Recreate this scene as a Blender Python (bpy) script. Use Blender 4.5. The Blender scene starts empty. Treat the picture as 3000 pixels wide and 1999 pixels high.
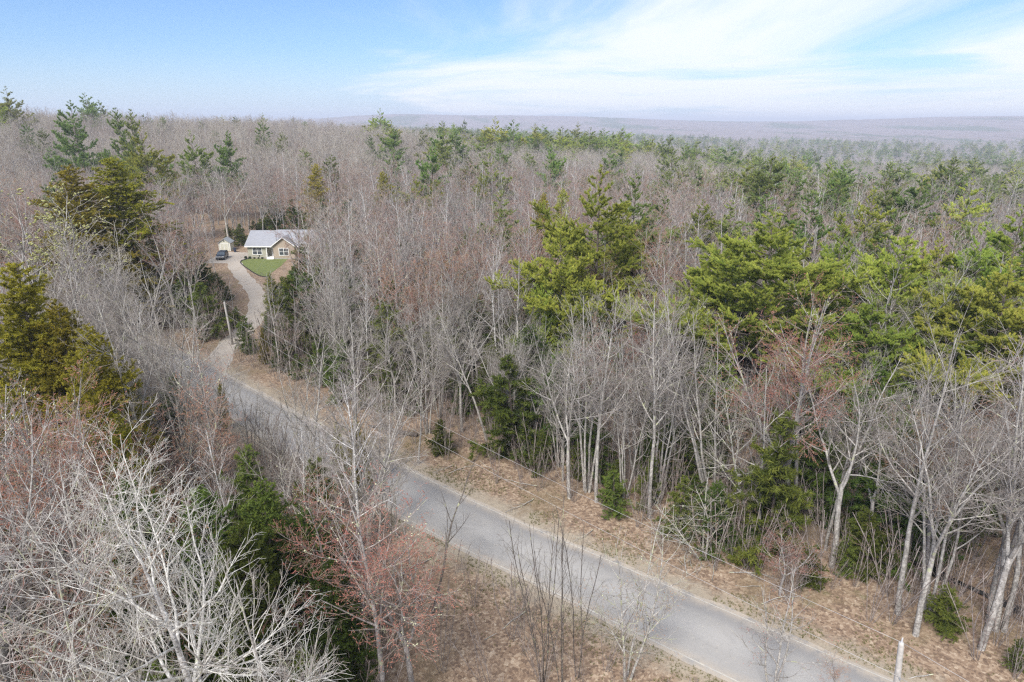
import bpy, math, random
import numpy as np
from math import radians, sin, cos, tan, pi

# ------------------------------------------------------------------ camera, world, sun, exposure
SC = bpy.context.scene
COL = SC.collection
CAM_H = 30.0
PITCH = radians(17.7)
cd = bpy.data.cameras.new('camera')
cam = bpy.data.objects.new('camera', cd)
COL.objects.link(cam)
cam.location = (0, 0, CAM_H)
cam.rotation_euler = (pi / 2 - PITCH, 0, 0)
cd.sensor_width = 36.0
cd.lens = 24.0
cd.clip_start = 0.5
cd.clip_end = 40000
SC.camera = cam

SUN_EL, SUN_AZ = radians(47), radians(207)      # azimuth measured from +Y towards +X
w = bpy.data.worlds.new("World")
SC.world = w
w.use_nodes = True
nt = w.node_tree
nt.nodes.clear()


def N(t, typ, **kw):
    n = t.nodes.new(typ)
    for k, v in kw.items():
        if k.startswith('i_'):
            n.inputs[k[2:].replace('_', ' ')].default_value = v
        else:
            setattr(n, k, v)
    return n


def sky_world():
    L = nt.links.new
    out = N(nt, 'ShaderNodeOutputWorld')
    bg = N(nt, 'ShaderNodeBackground')
    bg.inputs['Strength'].default_value = 0.112
    sky = N(nt, 'ShaderNodeTexSky', sky_type='NISHITA', sun_disc=False)
    sky.sun_elevation = SUN_EL
    sky.sun_rotation = SUN_AZ
    sky.altitude = 100
    sky.air_density = 1.0
    sky.dust_density = 0.6
    sky.ozone_density = 3.0
    tc = N(nt, 'ShaderNodeTexCoord')
    sep = N(nt, 'ShaderNodeSeparateXYZ')
    L(tc.outputs['Generated'], sep.inputs[0])

    def M(op, a, b=None, c=None, clamp=False):
        m = N(nt, 'ShaderNodeMath', operation=op, use_clamp=clamp)
        for i, v in enumerate((a, b, c)):
            if v is None:
                continue
            if isinstance(v, (int, float)):
                m.inputs[i].default_value = v
            else:
                L(v, m.inputs[i])
        return m.outputs[0]
    X, Y, Z = sep.outputs
    zz = M('ADD', M('MAXIMUM', Z, 0.0), 0.055)
    u = M('DIVIDE', X, zz)
    v = M('DIVIDE', Y, zz)
    comb = N(nt, 'ShaderNodeCombineXYZ')
    # shear so that the cirrus runs diagonally
    L(M('ADD', M('MULTIPLY', u, 0.42), M('MULTIPLY', v, 0.16)), comb.inputs[0])
    L(M('ADD', M('MULTIPLY', v, 0.34), M('MULTIPLY', u, -0.10)), comb.inputs[1])
    comb.inputs[2].default_value = 3.7
    n1 = N(nt, 'ShaderNodeTexNoise')
    n1.inputs['Scale'].default_value = 0.66
    n1.inputs['Detail'].default_value = 9
    n1.inputs['Roughness'].default_value = 0.58
    n1.inputs['Distortion'].default_value = 0.55
    L(comb.outputs[0], n1.inputs['Vector'])
    # more cloud to the right of the view, clear to the left
    side = M('MULTIPLY_ADD', X, 0.55, 0.06)
    side = M('MINIMUM', side, 0.10)
    side = M('MAXIMUM', side, -0.22)
    dens = M('ADD', n1.outputs['Fac'], side)
    mr = N(nt, 'ShaderNodeMapRange', interpolation_type='SMOOTHSTEP')
    L(dens, mr.inputs['Value'])
    mr.inputs['From Min'].default_value = 0.41
    mr.inputs['From Max'].default_value = 0.62
    # milky band at the horizon
    hz = N(nt, 'ShaderNodeMapRange', interpolation_type='SMOOTHSTEP')
    L(Z, hz.inputs['Value'])
    hz.inputs['From Min'].default_value = 0.10
    hz.inputs['From Max'].default_value = -0.01
    hz.inputs['To Max'].default_value = 0.62
    tint = N(nt, 'ShaderNodeMix', data_type='RGBA', blend_type='MULTIPLY')
    tint.inputs['Factor'].default_value = 1.0
    L(sky.outputs[0], tint.inputs['A'])
    tint.inputs['B'].default_value = (0.315, 0.385, 0.50, 1)
    m1 = N(nt, 'ShaderNodeMix', data_type='RGBA')
    L(hz.outputs[0], m1.inputs['Factor'])
    L(tint.outputs['Result'], m1.inputs['A'])
    m1.inputs['B'].default_value = (2.2, 2.65, 3.35, 1)
    m2 = N(nt, 'ShaderNodeMix', data_type='RGBA')
    L(M('MULTIPLY', mr.outputs[0], 0.9), m2.inputs['Factor'])
    L(m1.outputs['Result'], m2.inputs['A'])
    m2.inputs['B'].default_value = (3.1, 3.22, 3.4, 1)
    L(m2.outputs['Result'], bg.inputs['Color'])
    L(bg.outputs[0], out.inputs['Surface'])


sky_world()
sd = bpy.data.lights.new('sun', 'SUN')
sd.energy = 2.05
sd.angle = radians(24)
sd.color = (1.0, 0.95, 0.87)
so = bpy.data.objects.new('sun', sd)
COL.objects.link(so)
so.rotation_euler = (pi / 2 - SUN_EL, 0, pi - SUN_AZ)   # lamp points down its -Z, towards the scene
so.location = (0, 0, 80)

SC.view_settings.view_transform = 'Standard'
SC.view_settings.look = 'None'
SC.view_settings.exposure = 1.6
SC.view_settings.gamma = 1
SC.cycles.use_denoising = False
SC.cycles.sample_clamp_direct = 4
SC.cycles.sample_clamp_indirect = 2
SC.cycles.pixel_filter_type = 'BLACKMAN_HARRIS'
SC.cycles.filter_width = 1.3
SC.cycles.max_bounces = 5
SC.cycles.diffuse_bounces = 3
SC.cycles.glossy_bounces = 2
SC.cycles.transmission_bounces = 2
SC.cycles.volume_bounces = 0
SC.cycles.transparent_max_bounces = 6

RNG = np.random.default_rng(11)
R = random.Random(5)

# ------------------------------------------------------------------ ground shape


def sstep(a, b, x):
    t = np.clip((np.asarray(x, float) - a) / (b - a), 0, 1)
    return t * t * (3 - 2 * t)


_g = np.random.default_rng(99).random((64, 64))


def vnoise(x, y):
    x = np.asarray(x, float); y = np.asarray(y, float)
    xi = np.floor(x).astype(int); yi = np.floor(y).astype(int)
    fx = x - xi; fy = y - yi
    fx = fx * fx * (3 - 2 * fx); fy = fy * fy * (3 - 2 * fy)
    g = lambda a, b: _g[a % 64, b % 64]
    return (g(xi, yi) * (1 - fx) * (1 - fy) + g(xi + 1, yi) * fx * (1 - fy)
            + g(xi, yi + 1) * (1 - fx) * fy + g(xi + 1, yi + 1) * fx * fy)


def fbm(x, y, o=3):
    s = 0; a = 0.5; n = 0
    for i in range(o):
        s = s + a * vnoise(x * 2 ** i + 17 * i, y * 2 ** i + 31 * i); n += a; a *= 0.5
    return s / n


def catmull(pts, n=10):
    pts = [np.array(p, float) for p in pts]
    pts = [2 * pts[0] - pts[1]] + pts + [2 * pts[-1] - pts[-2]]
    out = []
    for i in range(1, len(pts) - 2):
        a, b, c, d = pts[i - 1:i + 3]
        for k in range(n):
            t = k / n
            out.append(0.5 * ((2 * b) + (c - a) * t + (2 * a - 5 * b + 4 * c - d) * t * t + (3 * b - a - 3 * c + d) * t ** 3))
    out.append(pts[-2])
    return np.array(out)


ROAD = catmull([(90, -34), (68, -13), (51, 2), (36, 15.3), (24, 25.4), (14.2, 33.0), (5.2, 40.0), (-4.1, 47.3), (-12, 54.3),
                (-23, 64.2), (-36, 76.6), (-45, 85), (-62, 97), (-83, 108), (-110, 120), (-150, 136), (-200, 152)], 8)
DRIVE = catmull([(-37.5, 78.5), (-38.8, 85), (-40.1, 91.5), (-40.6, 99), (-41.6, 107), (-44.4, 116), (-48, 124.3), (-53, 133.3),
                 (-58.2, 143.2), (-62.4, 151.5), (-65, 158), (-66, 163)], 8)
BROOK = catmull([(17, 60), (21, 53.5), (24.5, 48.6), (27, 45.2), (30, 42.2), (33, 38.6), (37, 35), (44, 32), (60, 30)], 6)


def pdist(x, y, line):
    x = np.asarray(x, float); y = np.asarray(y, float)
    d = np.full(x.shape, 1e9)
    for a, b in zip(line[:-1], line[1:]):
        ab = b - a
        t = np.clip(((x - a[0]) * ab[0] + (y - a[1]) * ab[1]) / (ab @ ab), 0, 1)
        d = np.minimum(d, np.hypot(x - a[0] - t * ab[0], y - a[1] - t * ab[1]))
    return d


def HT(x, y):
    x = np.asarray(x, float); y = np.asarray(y, float)
    r = np.hypot(x, y)
    ridge = 15.0 * sstep(190, 400, y) * sstep(0.12, -0.42, x / np.maximum(y, 1)) * (1 - 0.9 * sstep(620, 1200, y))
    ridge = ridge + 5 * sstep(200, 330, y) * sstep(-0.5, -0.78, x / np.maximum(y, 1))
    low = -21.0 * sstep(140, 430, y) * sstep(0.02, 0.55, x / np.maximum(y, 1)) - 24 * sstep(520, 1100, y) * sstep(-.35, 0.25, x / np.maximum(y, 1))
    und = (fbm(x / 45, y / 45) - 0.5) * 2.4 + (fbm(x / 7 + 9, y / 7) - 0.5) * 0.5 + (fbm(x / 300, y / 300) - .5) * 8 * sstep(250, 600, r)
    m = sstep(7, 17, pdist(x, y, ROAD)) * sstep(5, 13, pdist(x, y, DRIVE))
    m = m * sstep(16, 26, np.hypot((x + 54) * 0.85, y - 160))
    br = -0.9 * (1 - sstep(0.6, 2.6, pdist(x, y, BROOK))) * sstep(6.5, 9, pdist(x, y, ROAD))
    return ridge + low + und * m + br


def h1(x, y):
    return float(HT(np.array([x]), np.array([y]))[0])


def ray(px, py):
    x = (px - 1500) / 2000; u = (999.5 - py) / 2000
    return np.array((x, cos(PITCH) + u * sin(PITCH), -sin(PITCH) + u * cos(PITCH)))


def at(px, py, z=0.0):
    d = ray(px, py); t = (z - CAM_H) / d[2]
    return d * t + np.array((0, 0, CAM_H))


def at_y(px, py, y):
    d = ray(px, py)
    return d * (y / d[1]) + np.array((0, 0, CAM_H))


def proj(x, y, z):
    c, s = cos(PITCH), sin(PITCH)
    dz = z - CAM_H
    f = y * c - dz * s
    u = y * s + dz * c
    return 1500 + 2000 * x / f, 999.5 - 2000 * u / f


# ------------------------------------------------------------------ materials
MATS = {}


def principled(name):
    m = bpy.data.materials.new(name)
    m.use_nodes = True
    t = m.node_tree
    b = t.nodes['Principled BSDF']
    return m, t, b


def simple(name, col, rough=0.7, metal=0.0, var=0.0, scale=3.0, bump=0.0):
    if name in MATS:
        return MATS[name]
    m, t, b = principled(name)
    b.inputs['Base Color'].default_value = (*col, 1)
    b.inputs['Roughness'].default_value = rough
    b.inputs['Metallic'].default_value = metal
    if var > 0:
        g = N(t, 'ShaderNodeNewGeometry')
        n = N(t, 'ShaderNodeTexNoise'); n.inputs['Scale'].default_value = scale; n.inputs['Detail'].default_value = 6
        t.links.new(g.outputs['Position'], n.inputs['Vector'])
        cr = N(t, 'ShaderNodeValToRGB')
        cr.color_ramp.elements[0].position = 0.3; cr.color_ramp.elements[1].position = 0.7
        cr.color_ramp.elements[0].color = (*[c * (1 - var) for c in col], 1)
        cr.color_ramp.elements[1].color = (*[min(1, c * (1 + var)) for c in col], 1)
        t.links.new(n.outputs['Fac'], cr.inputs[0]); t.links.new(cr.outputs[0], b.inputs['Base Color'])
        if bump:
            bp = N(t, 'ShaderNodeBump'); bp.inputs['Distance'].default_value = bump
            t.links.new(n.outputs['Fac'], bp.inputs['Height']); t.links.new(bp.outputs[0], b.inputs['Normal'])
    MATS[name] = m
    return m


def mixc(t, fac, a, b, mode='MIX'):
    m = N(t, 'ShaderNodeMix', data_type='RGBA', blend_type=mode)
    for sock, v in (('Factor', fac), ('A', a), ('B', b)):
        if isinstance(v, (int, float)):
            m.inputs[sock].default_value = v
        elif isinstance(v, tuple):
            m.inputs[sock].default_value = (*v, 1)
        else:
            t.links.new(v, m.inputs[sock])
    return m.outputs['Result']


def noise(t, vec, scale, detail=5, rough=0.55, dist=0.0):
    n = N(t, 'ShaderNodeTexNoise')
    n.inputs['Scale'].default_value = scale; n.inputs['Detail'].default_value = detail
    n.inputs['Roughness'].default_value = rough; n.inputs['Distortion'].default_value = dist
    t.links.new(vec, n.inputs['Vector'])
    return n.outputs['Fac']


def maprange(t, v, a, b, c=0.0, d=1.0):
    m = N(t, 'ShaderNodeMapRange', interpolation_type='SMOOTHSTEP')
    t.links.new(v, m.inputs['Value'])
    for k, x in zip(('From Min', 'From Max', 'To Min', 'To Max'), (a, b, c, d)):
        m.inputs[k].default_value = x
    return m.outputs[0]


def wood_mat(name, bark, twig, alt, lichen=0.0, alt2=None, marks=False):
    """bark at the trunk, its own twig colour towards the tips; 'tone' is stored on the mesh."""
    m, t, b = principled(name)
    at_ = N(t, 'ShaderNodeAttribute', attribute_name='tone')
    oi = N(t, 'ShaderNodeObjectInfo')
    g = N(t, 'ShaderNodeNewGeometry')
    tc = N(t, 'ShaderNodeTexCoord')
    rnd = oi.outputs['Random']
    tw = mixc(t, rnd, twig, alt)
    if alt2:
        r2 = N(t, 'ShaderNodeMath', operation='FRACT')
        mm = N(t, 'ShaderNodeMath', operation='MULTIPLY'); mm.inputs[1].default_value = 7.31
        t.links.new(rnd, mm.inputs[0]); t.links.new(mm.outputs[0], r2.inputs[0])
        tw = mixc(t, maprange(t, r2.outputs[0], 0.55, 0.75), tw, alt2)
    n1 = noise(t, tc.outputs['Object'], 2.2, 6, 0.65)
    bk = mixc(t, maprange(t, n1, 0.35, 0.65), tuple(c * 0.62 for c in bark), tuple(min(1, c * 1.12) for c in bark))
    if marks:
        mp = N(t, 'ShaderNodeMapping'); mp.inputs['Scale'].default_value = (1.2, 1.2, 7)
        t.links.new(tc.outputs['Object'], mp.inputs['Vector'])
        n3 = noise(t, mp.outputs[0], 1.6, 4, 0.7)
        bk = mixc(t, maprange(t, n3, 0.60, 0.66), bk, (0.05, 0.045, 0.04))
    c = mixc(t, at_.outputs['Fac'], bk, tw)
    n9 = noise(t, tc.outputs['Object'], 9, 3, 0.7)
    c = mixc(t, 1.0, c, mixc(t, maprange(t, n9, 0.38, 0.62), (0.62, 0.60, 0.59), (1.08, 1.08, 1.08)), 'MULTIPLY')
    if lichen > 0:
        n2 = noise(t, tc.outputs['Object'], 1.7, 4, 0.6)
        c = mixc(t, maprange(t, n2, 0.62 - 0.1 * lichen, 0.70 - 0.1 * lichen, 0, 0.75), c, (0.42, 0.44, 0.27))
    t.links.new(c, b.inputs['Base Color'])
    b.inputs['Roughness'].default_value = 0.85
    b.inputs['Specular IOR Level'].default_value = 0.15
    MATS[name] = m
    return m


def leaf_mat(name, dark, light, tip, transl=0.35):
    m = bpy.data.materials.new(name)
    m.use_nodes = True
    t = m.node_tree; t.nodes.clear()
    out = N(t, 'ShaderNodeOutputMaterial')
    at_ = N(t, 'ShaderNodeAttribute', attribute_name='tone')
    oi = N(t, 'ShaderNodeObjectInfo')
    tc = N(t, 'ShaderNodeTexCoord')
    n1 = noise(t, tc.outputs['Object'], 0.55, 3)
    c = mixc(t, maprange(t, n1, 0.3, 0.7), dark, light)
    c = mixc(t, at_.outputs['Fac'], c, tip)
    hs = N(t, 'ShaderNodeHueSaturation')
    t.links.new(c, hs.inputs['Color'])
    t.links.new(maprange(t, oi.outputs['Random'], 0, 1, 0.72, 1.2), hs.inputs['Value'])
    rr = N(t, 'ShaderNodeMath', operation='FRACT')
    mm = N(t, 'ShaderNodeMath', operation='MULTIPLY'); mm.inputs[1].default_value = 5.7
    t.links.new(oi.outputs['Random'], mm.inputs[0]); t.links.new(mm.outputs[0], rr.inputs[0])
    t.links.new(maprange(t, rr.outputs[0], 0, 1, 0.485, 0.53), hs.inputs['Hue'])
    d = N(t, 'ShaderNodeBsdfDiffuse'); tr = N(t, 'ShaderNodeBsdfTranslucent')
    t.links.new(hs.outputs[0], d.inputs[0]); t.links.new(hs.outputs[0], tr.inputs[0])
    mx = N(t, 'ShaderNodeMixShader'); mx.inputs[0].default_value = transl
    t.links.new(d.outputs[0], mx.inputs[1]); t.links.new(tr.outputs[0], mx.inputs[2])
    t.links.new(mx.outputs[0], out.inputs[0])
    MATS[name] = m
    return m


GREY = wood_mat('grey_bark', (0.44, 0.42, 0.39), (0.36, 0.315, 0.285), (0.25, 0.215, 0.195), lichen=0.25)
GREYL = wood_mat('lichened_bark', (0.46, 0.44, 0.41), (0.44, 0.395, 0.35), (0.36, 0.325, 0.29), lichen=0.9)
PALE = wood_mat('pale_bark', (0.52, 0.49, 0.44), (0.48, 0.43, 0.37), (0.40, 0.35, 0.30), lichen=0.2)
REDT = wood_mat('red_twig_bark', (0.36, 0.34, 0.33), (0.43, 0.225, 0.175), (0.40, 0.27, 0.205), lichen=0.5)
MIXT = wood_mat('wood_bark', (0.42, 0.40, 0.375), (0.34, 0.305, 0.292), (0.225, 0.205, 0.205), alt2=(0.36, 0.235, 0.20))
DARKB = wood_mat('dark_bark', (0.16, 0.14, 0.125), (0.24, 0.21, 0.19), (0.2, 0.17, 0.15), lichen=0.4)
BIRCH = wood_mat('birch_bark', (0.72, 0.71, 0.69), (0.50, 0.44, 0.41), (0.42, 0.36, 0.34), marks=True)
CONB = wood_mat('conifer_bark', (0.17, 0.14, 0.12), (0.20, 0.17, 0.14), (0.2, 0.18, 0.15), lichen=0.2)
BRUSH = wood_mat('brush_bark', (0.30, 0.26, 0.24), (0.33, 0.26, 0.23), (0.27, 0.24, 0.23), alt2=(0.36, 0.20, 0.17))
BUD = leaf_mat('red_buds', (0.37, 0.15, 0.11), (0.45, 0.21, 0.15), (0.47, 0.24, 0.17), 0.2)
CATKIN = leaf_mat('yellow_catkins', (0.42, 0.40, 0.14), (0.5, 0.46, 0.2), (0.5, 0.48, 0.25), 0.3)
LICH = leaf_mat('lichen_tufts', (0.52, 0.53, 0.32), (0.6, 0.6, 0.42), (0.6, 0.6, 0.42), 0.2)
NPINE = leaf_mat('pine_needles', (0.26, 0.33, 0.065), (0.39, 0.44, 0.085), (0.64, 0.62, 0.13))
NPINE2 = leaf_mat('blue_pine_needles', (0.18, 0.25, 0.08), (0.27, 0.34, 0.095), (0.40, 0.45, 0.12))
NHEM = leaf_mat('hemlock_needles', (0.24, 0.235, 0.035), (0.36, 0.33, 0.045), (0.50, 0.43, 0.06))
NYOUNG = leaf_mat('young_hemlock_needles', (0.08, 0.115, 0.03), (0.13, 0.165, 0.035), (0.22, 0.25, 0.05))
NSPR = leaf_mat('spruce_needles', (0.03, 0.055, 0.025), (0.05, 0.08, 0.03), (0.09, 0.13, 0.05))

# ------------------------------------------------------------------ mesh helpers


def mesh_np(name, V, Q=None, T=None, mats=(), qm=None, tm=None, tone=None, smooth=False):
    """V (n,3), Q (a,4), T (b,3) -> mesh; qm/tm material index arrays; tone per vertex."""
    me = bpy.data.meshes.new(name)
    V = np.ascontiguousarray(V, np.float32)
    nq = 0 if Q is None else len(Q); ntr = 0 if T is None else len(T)
    loops = []
    if nq: loops.append(np.asarray(Q, np.int32).ravel())
    if ntr: loops.append(np.asarray(T, np.int32).ravel())
    loops = np.concatenate(loops)
    me.vertices.add(len(V)); me.vertices.foreach_set('co', V.ravel())
    me.loops.add(len(loops)); me.loops.foreach_set('vertex_index', loops)
    me.polygons.add(nq + ntr)
    starts = np.concatenate([np.arange(nq) * 4, nq * 4 + np.arange(ntr) * 3]).astype(np.int32)
    me.polygons.foreach_set('loop_start', starts)
    mi = np.zeros(nq + ntr, np.int32)
    if qm is not None and nq: mi[:nq] = qm
    if tm is not None and ntr: mi[nq:] = tm
    me.polygons.foreach_set('material_index', mi)
    if smooth:
        me.polygons.foreach_set('use_smooth', np.ones(nq + ntr, bool))
    if tone is not None:
        a = me.attributes.new('tone', 'FLOAT', 'POINT')
        a.data.foreach_set('value', np.ascontiguousarray(tone, np.float32))
    for m in mats:
        me.materials.append(m)
    me.update(calc_edges=True)
    return me


def tag(o, label=None, cat=None, group=None, kind=None):
    if label: o['label'] = label
    if cat: o['category'] = cat
    if group: o['group'] = group
    if kind: o['kind'] = kind
    return o


def link(name, data, parent=None, loc=(0, 0, 0), rz=0.0):
    o = bpy.data.objects.new(name, data)
    COL.objects.link(o)
    o.location = loc
    o.rotation_euler = (0, 0, rz)
    if parent is not None: o.parent = parent
    return o


class MB:
    """collects boxes, tubes and polygons into one mesh"""

    def __init__(s):
        s.v = []; s.f = []; s.m = []

    def add(s, vs, fs, mi=0):
        b = len(s.v)
        s.v += [tuple(map(float, p)) for p in vs]
        s.f += [tuple(i + b for i in f) for f in fs]
        s.m += [mi] * len(fs)
        return s

    def box(s, x0, x1, y0, y1, z0, z1, mi=0):
        return s.add([(x, y, z) for z in (z0, z1) for y in (y0, y1) for x in (x0, x1)],
                     [(0, 2, 3, 1), (4, 5, 7, 6), (0, 1, 5, 4), (2, 6, 7, 3), (0, 4, 6, 2), (1, 3, 7, 5)], mi)

    def prism(s, prof, y0, y1, axis='y', mi=0):
        n = len(prof)
        if axis == 'y':
            a = [(p[0], y0, p[1]) for p in prof]; b = [(p[0], y1, p[1]) for p in prof]
        elif axis == 'x':
            a = [(y0, p[0], p[1]) for p in prof]; b = [(y1, p[0], p[1]) for p in prof]
        else:
            a = [(p[0], p[1], y0) for p in prof]; b = [(p[0], p[1], y1) for p in prof]
        fs = [tuple(range(n)), tuple(range(2 * n - 1, n - 1, -1))]
        fs += [(i, i + n, (i + 1) % n + n, (i + 1) % n) for i in range(n)]
        return s.add(a + b, fs, mi)

    def tube(s, pts, r, k=8, mi=0, caps=True):
        pts = [np.array(p, float) for p in pts]
        rs = r if isinstance(r, (list, tuple)) else [r] * len(pts)
        vs = []
        for i, p in enumerate(pts):
            d = pts[min(i + 1, len(pts) - 1)] - pts[max(i - 1, 0)]
            d /= np.linalg.norm(d)
            a = np.cross(d, (0, 0, 1) if abs(d[2]) < .9 else (1, 0, 0)); a /= np.linalg.norm(a)
            b = np.cross(d, a)
            for j in range(k):
                t = 2 * pi * j / k
                vs.append(p + rs[i] * (cos(t) * a + sin(t) * b))
        fs = [(i * k + j, i * k + (j + 1) % k, (i + 1) * k + (j + 1) % k, (i + 1) * k + j) for i in range(len(pts) - 1) for j in range(k)]
        if caps:
            fs += [tuple(range(k))[::-1], tuple((len(pts) - 1) * k + j for j in range(k))]
        return s.add(vs, fs, mi)

    def build(s, name, mats, parent=None, loc=(0, 0, 0), rz=0, smooth=False, bevel=0.0):
        me = bpy.data.meshes.new(name)
        me.from_pydata(s.v, [], s.f)
        if not isinstance(mats, (list, tuple)): mats = [mats]
        for m in mats: me.materials.append(m)
        me.polygons.foreach_set('material_index', s.m)
        if smooth: me.polygons.foreach_set('use_smooth', [True] * len(s.f))
        me.update()
        o = link(name, me, parent, loc, rz)
        if bevel:
            bv = o.modifiers.new('bevel', 'BEVEL'); bv.width = bevel; bv.segments = 2; bv.limit_method = 'ANGLE'
        return o


# ------------------------------------------------------------------ the ground
def ground_material():
    m, t, b = principled('leaf_litter_ground')
    g = N(t, 'ShaderNodeNewGeometry')
    P = g.outputs['Position']
    v1 = N(t, 'ShaderNodeTexVoronoi'); v1.inputs['Scale'].default_value = 6.5
    t.links.new(P, v1.inputs['Vector'])
    v2 = N(t, 'ShaderNodeTexVoronoi'); v2.inputs['Scale'].default_value = 3.1
    t.links.new(P, v2.inputs['Vector'])
    sp = N(t, 'ShaderNodeSeparateColor'); t.links.new(v1.outputs['Color'], sp.inputs[0])
    sp2 = N(t, 'ShaderNodeSeparateColor'); t.links.new(v2.outputs['Color'], sp2.inputs[0])
    cr = N(t, 'ShaderNodeValToRGB'); e = cr.color_ramp.elements
    e[0].position = 0; e[0].color = (0.12, 0.085, 0.065, 1)
    e[1].position = 1; e[1].color = (0.46, 0.375, 0.285, 1)
    for p, c in ((0.3, (0.20, 0.14, 0.10)), (0.55, (0.28, 0.20, 0.14)), (0.8, (0.36, 0.275, 0.20))):
        x = e.new(p); x.color = (*c, 1)
    ad = N(t, 'ShaderNodeMath', operation='MULTIPLY_ADD'); ad.inputs[1].default_value = 0.62
    t.links.new(sp.outputs[0], ad.inputs[0])
    ml = N(t, 'ShaderNodeMath', operation='MULTIPLY'); ml.inputs[1].default_value = 0.38
    t.links.new(sp2.outputs[1], ml.inputs[0]); t.links.new(ml.outputs[0], ad.inputs[2])
    t.links.new(ad.outputs[0], cr.inputs[0])
    n1 = noise(t, P, 0.16, 5, 0.6, 0.4)
    c = mixc(t, maprange(t, n1, 0.50, 0.68, 0, 0.6), cr.outputs[0], (0.19, 0.15, 0.09))     # bare damp soil and old grass
    n2 = noise(t, P, 0.33, 6, 0.65)
    c = mixc(t, maprange(t, n2, 0.60, 0.72, 0, 0.55), c, (0.12, 0.13, 0.05))                 # moss
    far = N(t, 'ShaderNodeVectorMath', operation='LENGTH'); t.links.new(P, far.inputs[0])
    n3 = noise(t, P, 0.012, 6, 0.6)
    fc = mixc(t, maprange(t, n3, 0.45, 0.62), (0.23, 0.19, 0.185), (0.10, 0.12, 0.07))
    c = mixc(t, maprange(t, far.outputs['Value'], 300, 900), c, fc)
    # dusty sand blown off the road, with a ragged edge; 'verge' holds the metres from the road's middle
    rd = N(t, 'ShaderNodeAttribute', attribute_name='verge')
    n5 = noise(t, P, 0.9, 7, 0.7, 0.6)
    n6 = noise(t, P, 9, 5, 0.7)
    sm = N(t, 'ShaderNodeMath', operation='MULTIPLY_ADD'); sm.inputs[1].default_value = 5.0
    t.links.new(n5, sm.inputs[0]); t.links.new(rd.outputs['Fac'], sm.inputs[2])
    sand = mixc(t, n6, (0.27, 0.23, 0.18), (0.42, 0.37, 0.29))
    c = mixc(t, maprange(t, sm.outputs[0], 7.9, 5.5, 0, .88), c, sand)
    t.links.new(c, b.inputs['Base Color'])
    b.inputs['Roughness'].default_value = 0.95
    b.inputs['Specular IOR Level'].default_value = 0.1
    bp = N(t, 'ShaderNodeBump'); bp.inputs['Distance'].default_value = 0.05; bp.inputs['Strength'].default_value = 0.8
    t.links.new(ad.outputs[0], bp.inputs['Height']); t.links.new(bp.outputs[0], b.inputs['Normal'])
    return m


def polar_sheet(name, rad, nang, hf, mat, a0=0, a1=2 * pi):
    full = abs(a1 - a0 - 2 * pi) < 1e-6
    na = nang if full else nang + 1
    an = a0 + (a1 - a0) * np.arange(na) / nang
    rr, aa = np.meshgrid(rad, an, indexing='ij')
    X = rr * np.sin(aa); Y = rr * np.cos(aa)
    Z = hf(X, Y)
    V = np.stack([X, Y, Z], -1).reshape(-1, 3)
    nr = len(rad)
    i, j = np.meshgrid(np.arange(nr - 1), np.arange(nang), indexing='ij')
    jn = (j + 1) % na
    Q = np.stack([i * na + j, i * na + jn, (i + 1) * na + jn, (i + 1) * na + j], -1).reshape(-1, 4)[:, ::-1]
    T = None
    if full:
        V = np.vstack([V, [[0, 0, float(hf(np.array([0.]), np.array([0.]))[0])]]])
        c = len(V) - 1
        T = np.array([[c, (k + 1) % na, k] for k in range(na)])
    me = mesh_np(name, V, Q, T, [mat], smooth=True)
    return link(name, me)


rad = np.concatenate([np.arange(2, 80, 0.55), np.geomspace(80, 14000, 150)])
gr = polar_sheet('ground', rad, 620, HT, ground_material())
tag(gr, 'forest floor covered in brown fallen leaves', kind='structure')
gv = np.empty(len(gr.data.vertices) * 3, np.float32); gr.data.vertices.foreach_get('co', gv); gv = gv.reshape(-1, 3)
va = gr.data.attributes.new('verge', 'FLOAT', 'POINT'); va.data.foreach_set('value', pdist(gv[:, 0], gv[:, 1], ROAD).astype(np.float32))


def ribbon(name, line, off0, off1, z, mat, nx=6, parent=None, taper=0.0, wob=0.0, seed=0):
    """a sheet that follows a line between two side offsets, each with its own uneven edge"""
    d = np.gradient(line, axis=0); d /= np.linalg.norm(d, axis=1)[:, None]
    nrm = np.stack([-d[:, 1], d[:, 0]], -1)      # to the left of the line's direction
    s = np.cumsum(np.r_[0, np.linalg.norm(np.diff(line, axis=0), axis=1)])
    V = []
    for k in range(nx + 1):
        t = k / nx
        e0 = off0 + wob * (vnoise(s / 1.3 + seed, s * 0 + 3.3) - .5)
        e1 = off1 + wob * (vnoise(s / 1.7 + seed, s * 0 + 8.3) - .5)
        o = e0 * (1 - t) + e1 * t
        P = line + nrm * o[:, None]
        V.append(np.c_[P, np.full(len(P), z)])
    V = np.stack(V, 1); n, kx = V.shape[:2]
    V[..., 2] += 0.0
    i, j = np.meshgrid(np.arange(n - 1), np.arange(kx - 1), indexing='ij')
    Q = np.stack([i * kx + j, i * kx + j + 1, (i + 1) * kx + j + 1, (i + 1) * kx + j], -1).reshape(-1, 4)[:, ::-1]
    me = mesh_np(name, V.reshape(-1, 3), Q, None, [mat])
    # a signed distance across the road is useful to the shader
    a = me.attributes.new('across', 'FLOAT', 'POINT')
    a.data.foreach_set('value', np.tile(np.linspace(off0, off1, kx), n).astype(np.float32))
    return link(name, me, parent)


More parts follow.
